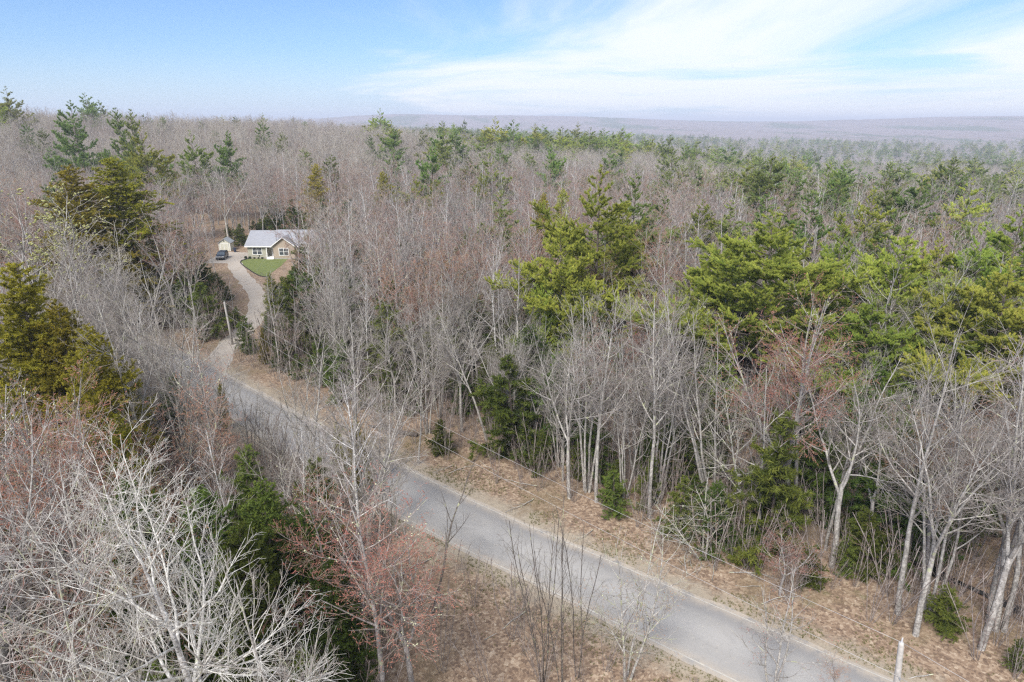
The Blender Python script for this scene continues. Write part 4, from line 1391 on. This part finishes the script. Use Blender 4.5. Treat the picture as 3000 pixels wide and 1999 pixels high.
PI_ = 'pine'
for k, px, py, y, wd, rz, l in (
    ('npine0', 1752, 486, 80, 0.98, 0.3, 'tallest yellow green pine in the middle of the wood'),
    ('npine1', 1650, 640, 74, 0.9, 2.1, 'bright pine with tiered plumes at the left foot of the tallest pine'),
    ('npine2', 1600, 790, 73, .55, 2.6, 'low slim pine at the lower left of the tallest pine'),
    ('nbpine0', 1868, 512, 98, .85, 0.9, 'blue green pine just right of the tallest pine'),
    ('npine1', 1820, 600, 93, .9, 4.1, 'half hidden pine behind the tallest pine'),
    ('npine2', 2262, 614, 70, 1.12, 0.2, 'broad bright yellow green pine right of the middle'),
    ('npine0', 2482, 650, 74, .72, 3.3, 'narrow bright pine right of the broad one'),
    ('npine1', 2660, 668, 68, .95, 5.0, 'rounded green pine above the leaning grey trees'),
    ('npine2', 2755, 690, 73, .6, 1.2, 'slender pale green pine between two larger ones'),
    ('npine0', 2872, 655, 70, .9, 1.9, 'tall dark green pine second from the right edge'),
    ('npine1', 2995, 600, 73, .95, 2.7, 'tall pine cut by the right edge'),
    ('npine2', 2960, 760, 60, 1.0, 0.5, 'lower pine at the right edge in front of the tall one'),
    ('nbpine0', 2400, 560, 98, .95, 2.0, 'full green pine behind the broad bright one'),
    ('npine0', 2545, 548, 102, .85, 0.8, 'tall green pine behind the narrow bright one'),
    ('nbpine0', 2620, 610, 92, .85, 4.4, 'green pine with drooping plumes behind the rounded pine'),
    ('nbpine0', 2150, 590, 112, .9, 1.1, 'young green pine behind and left of the broad bright one'),
    ('npine1', 2060, 585, 118, .9, 2.9, 'leftmost young pine of the thicket behind the broad pine'),
    ('nbpine0', 2235, 565, 116, 1.0, 5.3, 'middle young pine of the thicket behind the broad pine'),
    ('nbpine0', 2310, 580, 110, 1.0, 3.6, 'rightmost young pine of the thicket behind the broad pine'),
    ('nbpine0', 1462, 555, 118, .9, 0.1, 'blue green pine left of the tallest pine'),
    ('mpine1', 1950, 575, 128, .9, 0.1, 'rounded pine between the tallest pine and the thicket'),
    ('mpine0', 1440, 447, 172, .9, 0.1, 'lone pine standing out of the grey wood'),
    ('mpine1', 2702, 516, 128, 1.05, 0.1, 'tiered pine with level branches above the rounded pine'),
    ('mpine1', 2598, 525, 132, .8, 2.1, 'small dark pine left of the tiered one'),
    ('mpine0', 2843, 518, 124, .95, 2.1, 'yellow green pine right of the tiered one'),
    ('mpine1', 2258, 452, 160, 1.0, 1.5, 'tall open pine above the thicket'),
    ('mpine2', 2332, 490, 155, .9, 2.5, 'left pine of the trio above the full green pine'),
    ('mpine1', 2436, 474, 158, .9, 3.5, 'middle pine of the trio above the full green pine'),
    ('mpine2', 2465, 488, 150, .9, 4.5, 'right pine of the trio above the full green pine'),
    ('mpine2', 2840, 640, 100, .8, 0.6, 'short dark pine behind the tall dark green one'),
    ('npine0', 2120, 960, 66, .7, 0.6, 'low pine under the left side of the broad bright pine'),
    ('npine2', 2560, 860, 62, .95, 0.6, 'low green pine below the rounded pine'),
    ('npine1', 2830, 860, 62, .95, 3.6, 'low green pine below the tall dark green one'),
    ('mpine0', 415, 368, 178, .9, 0.6, 'large pine on the hillside left of the house'),
    ('mpine1', 205, 296, 235, .8, 0.6, 'pine breaking the skyline near the left edge'),
    ('mpine2', 345, 314, 225, .7, 0.6, 'second pine from the left on the skyline'),
    ('mpine2', 372, 318, 222, .6, 3.6, 'third pine from the left on the skyline'),
    ('mpine0', 560, 380, 215, .8, 0.6, 'small pine on the hillside above the pale broad tree'),
    ('mpine1', 662, 384, 215, .8, 1.6, 'small narrow pine on the hillside right of the pale broad tree'),
    ('mpine1', 1285, 375, 290, .9, 1.6, 'right pine of a pair on the far slope'),
    ('mpine0', 1255, 402, 280, .8, 1.6, 'left pine of a pair on the far slope'),
    ('mpine2', 1335, 376, 300, .9, 1.6, 'single pine right of the pair on the far slope'),
):
    by_top(k, 'pine_tree', px, py, y, l, PI_, wd, rz, 3.2)
for k, px, py, y, wd, l in (
    ('nhemlock0', 215, 487, 98, 1.35, 'dark olive hemlock with a pointed top left of the house'),
    ('nhemlock1', 318, 463, 106, 1.5, 'broad olive hemlock just behind the pointed one'),
    ('nhemlock1', 60, 772, 48, 1.1, 'tall green hemlock at the left edge'),
    ('nhemlock0', 160, 885, 47, 1.0, 'second green hemlock leaning against the tall left one'),
    ('nhemlock0', 238, 958, 44, 1.0, 'green hemlock third from the left edge'),
    ('nhemlock1', 262, 1078, 40, .6, 'yellow green hemlock above the red budded maples'),
    ('nhemlock1', 350, 1215, 37, .6, 'dark hemlock lowest right of the left hemlocks'),
    ('mhemlock0', 1130, 503, 165, .9, 'small dark hemlock in the grey wood above the house'),
    ('mhemlock0', 1283, 527, 158, .9, 'dark fir like hemlock left of the pinkish trees'),
    ('mhemlock0', 1410, 520, 155, .8, 'dark hemlock below the lone pine'),
    ('mhemlock0', 1585, 566, 122, .7, 'dark olive hemlock left of the tallest pine'),
    ('mhemlock0', 1640, 553, 128, .7, 'dark hemlock touching the left of the tallest pine'),
    ('mhemlock0', 915, 480, 190, .9, 'dark hemlock above the house roof'),
    ('nghemlock0', 1545, 950, 66, 1.25, 'dark hemlock in the shade in front of the wood'),
    ('nghemlock1', 1440, 1000, 68, 1.0, 'dark hemlock left of the one in the shade'),
    ('nghemlock1', 1905, 1180, 54, .6, 'green hemlock behind the thick roadside trunk'),
    ('nghemlock0', 2110, 1120, 56, .7, 'dark hemlock between the two big pines low in the wood'),
    ('nghemlock1', 780, 1400, 31, .95, 'dark green hemlock beside the huge pale aspen'),
    ('nghemlock0', 880, 1500, 31, .95, 'dark green hemlock between the huge aspen and the red maples'),
    ('nghemlock0', 690, 1540, 28, 1.0, 'low dark hemlock under the limbs of the huge aspen'),
    ('nghemlock1', 560, 1430, 29.5, .95, 'dark hemlock behind the huge pale aspen'),
    ('nghemlock0', 350, 1420, 29, .95, 'dark hemlock behind the left side of the huge aspen'),
    ('nghemlock1', 960, 1640, 29, .9, 'dark hemlock underneath the red budded maples'),
    ('nhemlock0', 1045, 1225, 52, .75, 'bright green hemlock on the near verge facing the fallen log'),
    ('nhemlock1', 985, 1235, 54, .5, 'slim green hemlock left of the bright roadside one'),
    ('nhemlock0', 640, 1110, 64, .45, 'slim green hemlock at the near edge of the road'),
    ('nhemlock0', 790, 800, 100, .8, 'dark hemlock at the right side of the driveway'),
    ('nhemlock1', 765, 960, 84, .6, 'dark green hemlock where the driveway meets the road'),
):
    by_top(k, 'hemlock_tree', px, py, y, l, 'hemlock', wd, (px * .13) % 6.28, 2.4)
for k, bx, by, tx, ty, l in (
    ('nyoung0', 2545, 1680, 2545, 1500, 'large round green hemlock sapling beside the brook'),
    ('nyoung1', 2610, 1640, 2600, 1510, 'green hemlock sapling right behind the round one'),
    ('nyoung0', 2240, 1605, 2250, 1450, 'green hemlock sapling at the foot of the broad grey tree'),
    ('nyoung1', 2195, 1610, 2195, 1530, 'small green hemlock sapling near the far verge'),
    ('nyoung1', 2385, 1720, 2380, 1610, 'small upright green shrub like hemlock beside the red brush'),
    ('nyoung0', 2780, 1850, 2775, 1715, 'green hemlock sapling left of the three thick trunks'),
    ('nyoung1', 2985, 1960, 2985, 1870, 'green hemlock sapling at the right edge'),
    ('nyoung0', 1960, 1400, 1955, 1230, 'young hemlock deep behind the thick roadside trunk'),
    ('nyoung1', 1700, 1400, 1700, 1290, 'young hemlock at the wood edge across the road'),
    ('nyoung0', 1290, 1330, 1290, 1230, 'young hemlock right above the leaf covered far verge'),
    ('nyoung0', 690, 960, 690, 900, 'young hemlock in the trees left of the driveway'),
    ('nyoung1', 615, 930, 600, 840, 'dark young hemlock under the white birches'),
    ('nyoung0', 570, 900, 570, 780, 'dark young hemlock left of the white birches'),
):
    by_base(k, 'hemlock_sapling', bx, by, tx, ty, l, 'hemlock sapling', 1.0, None, 1.6)

# ------------------------------------------------------------------ the woods: scattered trees


def jitter_grid(y0, y1, sp, seed, half=0.86, marg=10):
    rng = np.random.default_rng(seed)
    ys = np.arange(y0, y1, sp)
    out = []
    for y in ys:
        hw = half * y + marg
        xs = np.arange(-hw, hw, sp)
        out.append(np.stack([xs + rng.uniform(-.48, .48, len(xs)) * sp, np.full(len(xs), y) + rng.uniform(-.48, .48, len(xs)) * sp], 1))
    return np.concatenate(out)


def road_side(x, y):
    """+1 on the camera's side of the road"""
    best = np.full(len(x), 1e9); s = np.zeros(len(x))
    for a, b in zip(ROAD[:-1], ROAD[1:]):
        ab = b - a
        t = np.clip(((x - a[0]) * ab[0] + (y - a[1]) * ab[1]) / (ab @ ab), 0, 1)
        dx = x - a[0] - t * ab[0]; dy = y - a[1] - t * ab[1]
        d = np.hypot(dx, dy)
        c = ab[0] * dy - ab[1] * dx
        m = d < best
        s[m] = np.sign(c[m]); best[m] = d[m]
    return s, best


def clear(P, tree_r=1.0, brush=False):
    x, y = P[:, 0], P[:, 1]
    s, d = road_side(x, y)
    near = s > 0
    m = np.where(near, d > 4.7, d > (7.6 if not brush else 6.0))
    if not brush:
        m &= ~(near & (x > -7.5) & (y < 60))
        m &= ~(near & (x > -15) & (y < 36) & (np.sin(x * 12.9 + y * 78.2) > -.5))
    else:
        m &= ~(near & (x > 12) & (y < 60))
    m &= pdist(x, y, DRIVE) > 3.0
    m &= ~((x > -74.5) & (x < -38) & (y > 135) & (y < 172) & (x > -70 + 0.0 * y))
    m &= ~((x > -76) & (x < -64) & (y > 148) & (y < 172))
    m &= ~(pdist(x, y, BROOK) < (.5 if brush else 1.6))
    for ux, uy, ur in USED:
        if not brush: m &= np.hypot(x - ux, y - uy) > ur * tree_r
    return P[m]


def cap_ok(x, y, h):
    px, py = proj(x, y, HT(x, y) + h)
    ok = np.ones(len(x), bool)
    for a, b, cap, yl in ((672, 775, 900, 160), (775, 850, 800, 153), (592, 706, 782, 163), (715, 850, 775, 157), (600, 690, 1250, 75), (1560, 1880, 900, 75), (2020, 2480, 1010, 71), (2480, 3060, 960, 62), (1400, 1560, 880, 70)):
        ok &= ~((px > a) & (px < b) & (py < cap) & (y < yl))
    return ok


def grid_group(a0, a1, sp, seed, hlo, hhi):
    P = clear(jitter_grid(a0, a1, sp, seed))
    rng = np.random.default_rng(seed + 1)
    h = rng.uniform(hlo - 2, hhi + 1, len(P)) * (0.88 + .24 * fbm(P[:, 0] / 60, P[:, 1] / 60))
    ok = cap_ok(P[:, 0], P[:, 1], h)
    # a shorter tree may still stand where a tall one would hide the house
    h2 = np.where(ok, h, h * 0.55); ok2 = cap_ok(P[:, 0], P[:, 1], h2)
    P, h = P[ok2], h2[ok2]
    # the strip before the left stretch of road is thin, so the road shows between the stems
    sd_, dd_ = road_side(P[:, 0], P[:, 1])
    px_, py_ = proj(P[:, 0], P[:, 1], 0 * P[:, 0])
    thin = (sd_ > 0) & (px_ > 480) & (px_ < 1250) & (P[:, 1] < 100) & (P[:, 1] > 36) & (rng.random(len(P)) < .22)
    P, h = P[~thin], h[~thin]
    return P, h


groups = []
for a in ((17, 75, 3.3, 1, 12, 18.5), (75, 150, 3.9, 2, 13, 18.5), (150, 420, 5.2, 3, 14, 19), (420, 1000, 9.5, 4, 15, 20), (1000, 2500, 19, 5, 16, 22)):
    groups.append(grid_group(*a))
P = np.concatenate([g[0] for g in groups]); Hh = np.concatenate([g[1] for g in groups])
rng = np.random.default_rng(77)
x, y = P[:, 0], P[:, 1]
dist = np.hypot(x, y)
PXT, PYT = proj(x, y, HT(x, y) + Hh)
u1 = rng.random(len(P))
# where the pines stand: behind the road at the right, and in bands far off
ratio_ = x / np.maximum(y, 1)
pine_n = fbm(x / 70 + 3, y / 110 + 1, 3)
pp = 0.55 * sstep(.58, .70, pine_n)
pp = np.where(dist < 400, 0.03, pp)
pp = np.where((dist < 125) & (ratio_ > .28), .10, pp)
pp = np.where((dist > 230) & (dist < 400) & (ratio_ > .1), .05, pp)
pp = np.where((dist > 400) & (dist < 560) & (ratio_ > -.22), .62 * sstep(.44, .58, fbm(x / 60 + 2, y / 40 + 5, 2)), pp)
pp = np.where((dist > 620), np.clip(.5 * sstep(.54, .68, fbm(x / 260 + 7, y / 90, 3)), .02, .4), pp)
pp = np.where((dist > 200) & (ratio_ < -.2), pp * .12, pp)
pp = np.where(((dist < 130) & (ratio_ < .28)) | (dist < 76), 0, pp)
is_pine = u1 < pp
is_spr = (~is_pine) & (rng.random(len(P)) < np.where((dist > 120) & (dist < 320) & (ratio_ > -.1), .32 * sstep(.45, .62, fbm(x / 40, y / 40 + 9, 2)), .012)) & (dist > 100)
is_bare = ~(is_pine | is_spr)
in_view = (PXT > -60) & (PXT < 3060) & (PYT < 1990)
redn = fbm(x / 30 + 50, y / 30 + 20, 3)
is_red = is_bare & (rng.random(len(P)) < .05 + .85 * sstep(.55, .64, redn))
is_birch = is_bare & ~is_red & (rng.random(len(P)) < .05) & (dist < 150)
kind = np.where(is_pine, 'pine', np.where(is_spr, 'spruce', np.where(is_red, 'red', np.where(is_birch, 'birch', 'bare'))))
kind[(kind == 'bare') & (dist > 90) & (rng.random(len(P)) < .10)] = 'pale'

NAMES = dict(bare=('bare_tree', 'bare tree', 'grey bare tree'), pale=('bare_tree', 'bare tree', 'pale bare tree'), red=('maple_tree', 'maple', 'reddish maple'),
             birch=('birch_tree', 'birch', 'white barked birch'), pine=('pine_tree', 'pine', 'green pine'), spruce=('spruce_tree', 'spruce', 'dark pointed spruce'))


def zone(x, y, px):
    s, d = road_side(np.array([x]), np.array([y])); s = s[0]; d = d[0]
    if s > 0 and y < 125:
        if y < 34: return 'under the limbs of the huge aspen' if px < 700 else 'on the bank below the near road edge'
        if d < 11: return 'lining the near edge of the road'
        return 'in the left wood before the road' if px > 420 else 'in the left wood around the tall hemlocks'
    if y < 95:
        if px > 2700: return 'in the wood beyond the brook at the right'
        if px > 2050: return 'under the bright pines right of the middle'
        if px > 1550: return 'across the road around the tallest pine'
        if d < 13: return 'lining the far edge of the road'
        return 'in the wood across the road'
    if y < 152:
        if px < 560: return 'in the wood left of the white birches'
        if px < 1000: return 'in the trees in front of the house'
        if px < 1500: return 'in the middle wood right of the house'
        if px < 2050: return 'just behind the tallest pine'
        return 'just behind the bright pines'
    if y < 205:
        if px < 620: return 'on the slope left of the shed'
        if px < 1050: return 'in the first rows behind the house'
        if px < 1700: return 'in the grey wood beyond the house'
        return 'in the grey wood beyond the pine thicket'
    if px < 900: return 'on the hillside behind the house'
    if px < 1700: return 'on the far slope in the middle'
    return 'in the far wood at the right'


LIMIT = dict(bare=222, pale=40, red=90, birch=34, pine=120, spruce=60)
near_sets = dict(bare=['nmaple0', 'nmaple1', 'nmaple2', 'nmaple3', 'nfork0', 'nfork1', 'nfork2', 'nclump0', 'nclump1'], pale=['ngnarl1'], red=['nred0', 'nred1', 'nred2'],
                 birch=['nbirch0', 'nbirch1'], pine=['npine0', 'npine1', 'npine2', 'nbpine0'], spruce=['mspruce0', 'mspruce1'])
mid_sets = dict(bare=['mmaple%d' % i for i in range(5)], pale=['mpale0', 'mpale1'], red=['mred0', 'mred1', 'mred2'], birch=['mbirch0'], pine=['mpine1', 'mpine2', 'mpine1', 'mpine0'],
                spruce=['mspruce0', 'mspruce1'])
far_sets = dict(bare=['fmaple%d' % i for i in range(4)], pale=['fmaple0', 'fmaple1'], red=['fred0'], birch=['fmaple2'], pine=['fpine0', 'fpine1'], spruce=['mspruce0'])
indiv = np.zeros(len(P), bool)
for k, lim in LIMIT.items():
    c = np.where((kind == k) & in_view)[0]
    c = c[np.argsort(dist[c])][:lim]
    indiv[c] = True
SC_H = dict(pine=1.22, spruce=.72)
for i in np.where(indiv)[0]:
    k = kind[i]
    near = dist[i] < 82
    key = R.choice((near_sets if near else mid_sets)[k])
    nm, cat, look = NAMES[k]
    h = Hh[i] * SC_H.get(k, 1)
    if k == 'pine' and dist[i] < 130: h *= .8
    plant(key, nm, x[i], y[i], h, None, R.gauss(0, .03), R.uniform(.85, 1.15), None, cat, None)
    TREES[-1].update(look=look, zone=zone(x[i], y[i], PXT[i]), px=PXT[i])

# one of each far form stands as a tree of its own (the distant woods repeat them)
far_i = np.where((dist > 300) & (dist < 420) & in_view & (kind == 'bare') & ~indiv)[0]
for j, key in enumerate(['fmaple0', 'fmaple1', 'fmaple2', 'fmaple3', 'fred0', 'fpine0', 'fpine1', 'mhemlock0', 'myoung0']):
    i = far_i[(j * 37) % len(far_i)]
    k = 'pine' if 'pine' in key else 'red' if 'red' in key else 'bare'
    nm, cat, look = NAMES[k]
    if key in ('mhemlock0', 'myoung0'):
        nm, cat, look = 'hemlock_tree', 'hemlock', 'dark hemlock'
    o = plant(key, nm, x[i], y[i], Hh[i] * (1.1 if k == 'pine' else 1) * (.5 if 'young' in key or 'heml' in key else 1), None, 0, 1, None, cat)
    TREES[-1].update(look=look, zone=zone(x[i], y[i], PXT[i]), px=PXT[i])
    indiv[i] = True


def ordinal(n):
    w_ = ['first', 'second', 'third', 'fourth', 'fifth', 'sixth', 'seventh', 'eighth', 'ninth', 'tenth', 'eleventh', 'twelfth']
    if n <= 12: return w_[n - 1]
    return '%d%s' % (n, 'th' if 10 < n % 100 < 14 else {1: 'st', 2: 'nd', 3: 'rd'}.get(n % 10, 'th'))


def label_by_zone():
    """name each scattered tree by its look, where it stands, and its place in that stand"""
    b = {}
    for t in TREES:
        if t['label']: continue
        b.setdefault((t['look'], t['zone']), []).append(t)
    for (look, zn), ts in b.items():
        ts.sort(key=lambda t: t['px'])
        for i, t in enumerate(ts):
            if len(ts) == 1: s = '%s %s' % (look, zn)
            elif i == 0: s = 'leftmost %s %s' % (look, zn)
            elif i == len(ts) - 1: s = 'rightmost %s %s' % (look, zn)
            elif i < len(ts) / 2: s = '%s %s from left %s' % (ordinal(i + 1), look, zn)
            else: s = '%s %s from right %s' % (ordinal(len(ts) - i), look, zn)
            t['o']['label'] = s; t['label'] = s
            t['o']['group'] = look + 's ' + zn


# ------------------------------------------------------------------ stuff: woods too many to count


def scatter(name, label, pts, scl, keys, vids, seed, tilt=.04):
    """one object whose geometry nodes repeat the given tree meshes on its points"""
    rng = np.random.default_rng(seed)
    n = len(pts)
    me = bpy.data.meshes.new(name)
    V = np.c_[pts, HT(pts[:, 0], pts[:, 1]) - .05].astype(np.float32)
    me.vertices.add(n); me.vertices.foreach_set('co', V.ravel())
    rot = np.c_[rng.normal(0, tilt, n), rng.normal(0, tilt, n), rng.uniform(0, 6.283, n)].astype(np.float32)
    a = me.attributes.new('rot', 'FLOAT_VECTOR', 'POINT'); a.data.foreach_set('vector', rot.ravel())
    wd = rng.uniform(.85, 1.2, n)
    s3 = np.c_[scl * wd, scl * wd, scl].astype(np.float32)
    a = me.attributes.new('scl', 'FLOAT_VECTOR', 'POINT'); a.data.foreach_set('vector', s3.ravel())
    a = me.attributes.new('vid', 'INT', 'POINT'); a.data.foreach_set('value', vids.astype(np.int32))
    o = link(name, me)
    ng = bpy.data.node_groups.new(name, 'GeometryNodeTree')
    ng.interface.new_socket('Geometry', in_out='INPUT', socket_type='NodeSocketGeometry')
    ng.interface.new_socket('Geometry', in_out='OUTPUT', socket_type='NodeSocketGeometry')
    gi = ng.nodes.new('NodeGroupInput'); go = ng.nodes.new('NodeGroupOutput')
    jn = ng.nodes.new('GeometryNodeJoinGeometry')
    for k in keys:
        src = next(t['o'] for t in TREES if t['key'] == k)
        oi = ng.nodes.new('GeometryNodeObjectInfo'); oi.transform_space = 'ORIGINAL'
        oi.inputs['Object'].default_value = src; oi.inputs['As Instance'].default_value = True
        ng.links.new(oi.outputs['Geometry'], jn.inputs[0])
    ip = ng.nodes.new('GeometryNodeInstanceOnPoints')
    ip.inputs['Pick Instance'].default_value = True

    def attr(nm, ty):
        q = ng.nodes.new('GeometryNodeInputNamedAttribute'); q.data_type = ty; q.inputs['Name'].default_value = nm
        return next(s for s in q.outputs if s.enabled and s.name == 'Attribute')
    ng.links.new(gi.outputs[0], ip.inputs['Points'])
    ng.links.new(jn.outputs[0], ip.inputs['Instance'])
    ng.links.new(attr('vid', 'INT'), ip.inputs['Instance Index'])
    e2r = ng.nodes.new('FunctionNodeEulerToRotation')
    ng.links.new(attr('rot', 'FLOAT_VECTOR'), e2r.inputs[0]); ng.links.new(e2r.outputs[0], ip.inputs['Rotation'])
    ng.links.new(attr('scl', 'FLOAT_VECTOR'), ip.inputs['Scale'])
    ng.links.new(ip.outputs[0], go.inputs[0])
    md = o.modifiers.new('scatter', 'NODES'); md.node_group = ng
    tag(o, label, None, None, 'stuff')
    return o


rest = ~indiv
stuff_sets = (
    ('bare_woods', 'the countless grey and reddish bare trees of the distant wood', ('bare', 'pale', 'red', 'birch')),
    ('pine_woods', 'the dark green pines and spruces massed in the distance', ('pine', 'spruce')),
)
for nm, lb, kinds in stuff_sets:
    sel = rest & np.isin(kind, kinds)
    for band, (d0, d1) in enumerate(((0, 260), (260, 3000))):
        pass
    keys = []
    for k in kinds:
        for st in (mid_sets, far_sets):
            for q in st[k]:
                if q not in keys and any(t['key'] == q for t in TREES): keys.append(q)
    ids = np.where(sel)[0]
    vids = np.zeros(len(ids), int); scl = np.zeros(len(ids))
    for j, i in enumerate(ids):
        k = kind[i]
        c = [q for q in (mid_sets if dist[i] < 240 else far_sets)[k] if q in keys]
        q = c[int(u1[i] * 977) % len(c)]
        vids[j] = keys.index(q)
        scl[j] = Hh[i] * SC_H.get(k, 1) * (.78 + .5 * ((u1[i] * 7919) % 1) if k == 'pine' else 1) / unit(q)
    scatter(nm, lb, P[ids], scl, keys, vids, 900)

# fallen branches on the verges, each a thing of its own
rr_ = random.Random(8)
for q in range(26):
    k = rr_.randrange(30, 62)
    a = ROAD[k] + (ROAD[k + 1] - ROAD[k]) * rr_.random()
    dd = ROAD[k + 1] - ROAD[k]; nn_ = np.array([-dd[1], dd[0]]) / np.linalg.norm(dd)
    off = rr_.choice([-1, -1, 1]) * rr_.uniform(4.2, 9)
    p_ = a + nn_ * off
    o = plant('nbranch%d' % (q % 2), 'fallen_branch', p_[0], p_[1], rr_.uniform(1.4, 3.6), None, 0, 1, None, 'branch')
    o.rotation_euler = (0, radians(90 + rr_.uniform(-4, 3)), rr_.uniform(0, 6.28)); o.location.z += .10
    TREES[-1].update(look='fallen branch', zone='on the far verge of the road' if off < 0 else 'on the near verge of the road', px=proj(p_[0], p_[1], 0)[0])


def dry_grass():
    g = np.random.default_rng(3)
    n = 9000
    k = g.integers(26, 70, n); t_ = g.random((n, 1))
    a = ROAD[k] * (1 - t_) + ROAD[k + 1] * t_
    dd = ROAD[k + 1] - ROAD[k]; nn_ = np.stack([-dd[:, 1], dd[:, 0]], 1) / np.linalg.norm(dd, axis=1)[:, None]
    off = g.choice([-1, 1], n) * (3.1 + np.abs(g.normal(0, 2.3, n)))
    p = a + nn_ * off[:, None]
    m = (fbm(p[:, 0] / 2.5, p[:, 1] / 2.5, 2) > .47) & (pdist(p[:, 0], p[:, 1], DRIVE) > 2.2)
    p = p[m]
    P3 = np.c_[p, HT(p[:, 0], p[:, 1])]
    V, T = needles(P3, np.tile(UP, (len(P3), 1)), g, 7, .17, .012, .75, .3)
    V[:, 2] = np.maximum(V[:, 2], np.repeat(P3[:, 2], 21) - .01)
    pt = Parts(); pt.tris(V, T, 0, np.repeat(g.random(len(P3)), 21))
    o = link('dry_grass', pt.mesh('dry_grass', [leaf_mat('dry_grass_blades', (.24, .19, .10), (.36, .30, .18), (.22, .22, .08), .3)], False))
    tag(o, 'dry straw coloured grass tufts along both verges', None, None, 'stuff')


dry_grass()

# a few brush clumps stand as things, the rest of the undergrowth is stuff
bp_ = clear(jitter_grid(16, 105, 1.7, 31), brush=True)
rng = np.random.default_rng(41)
bs = rng.uniform(.45, 1.5, len(bp_))
s_, d_ = road_side(bp_[:, 0], bp_[:, 1])
keep = ~((s_ > 0) & (bp_[:, 0] > -7) & (rng.random(len(bp_)) > .26) & (bp_[:, 1] < 60))
keep &= ~((s_ < 0) & (d_ < 10) & (rng.random(len(bp_)) > .7))
keep &= cap_ok(bp_[:, 0], bp_[:, 1], bs * 4.5)
bp_, bs = bp_[keep], bs[keep]
for j, key in enumerate(('brush0', 'brush1', 'brush2', 'brush3')):
    bx, by = ((2300, 1760), (2340, 1740), (2265, 1735), (1620, 1940))[j]
    b = at(bx, by, 0)
    plant(key, 'bush', b[0], b[1], (3.6, 3.0, 2.4, 2.2)[j], None, 0, 1, ('red stemmed bare bush at the far verge below the leaning maple', 'bare bush just right of the red stemmed one on the far verge',
          'low bare bush just left of the red stemmed one on the far verge', 'tangled bare bush at the feet of the thin saplings')[j], 'bush')
scatter('undergrowth', 'tangled bare brush covering the forest floor', bp_, bs, ['brush0', 'brush1', 'brush2', 'brush3'], rng.integers(0, 4, len(bp_)), 901, .12)
# low evergreen growth under the bare trees
yp = clear(jitter_grid(18, 190, 3.0, 51), brush=True)
rng = np.random.default_rng(52)
ny = fbm(yp[:, 0] / 16 + 4, yp[:, 1] / 22 + 2, 3)
s_, d_ = road_side(yp[:, 0], yp[:, 1])
ys = rng.uniform(.4, 1.0, len(yp)) ** 1.0 * rng.choice([1, 1, 1.9], len(yp))
keep = (rng.random(len(yp)) < np.maximum(.95 * sstep(.40, .56, ny), np.where((s_ < 0) & (d_ > 13) & (yp[:, 0] > -16) & (yp[:, 1] < 95), .55, np.where((s_ > 0) & (yp[:, 1] < 45), .6, 0)))) & (d_ > 8) & ~((s_ > 0) & (yp[:, 0] > -9) & (yp[:, 1] < 60)) & cap_ok(yp[:, 0], yp[:, 1], ys * 6)
yp, ys = yp[keep], ys[keep]
scatter('evergreen_undergrowth', 'dark young evergreens thick beneath the bare trees', yp, ys, ['myoung0'], np.zeros(len(yp), int), 902, .05)
label_by_zone()
print('INDIV', len(TREES), 'REST', int(rest.sum()), 'BRUSH', len(bp_), 'YOUNG', len(yp))

# ------------------------------------------------------------------ haze: the air between here and the hills
hb = MB(); hb.box(-13500, 13500, -13500, 13500, -60, 112)
hz = hb.build('haze', [])
hm = bpy.data.materials.new('haze'); hm.use_nodes = True
t = hm.node_tree; t.nodes.clear()
ho = N(t, 'ShaderNodeOutputMaterial'); hv = N(t, 'ShaderNodeVolumePrincipled')
hv.inputs['Color'].default_value = (0.79, 0.845, 1.0, 1); hv.inputs['Density'].default_value = 0.00022; hv.inputs['Anisotropy'].default_value = 0.0
t.links.new(hv.outputs[0], ho.inputs['Volume'])
hz.data.materials.append(hm)
tag(hz, 'pale lavender haze over the distant hills', None, None, 'stuff')
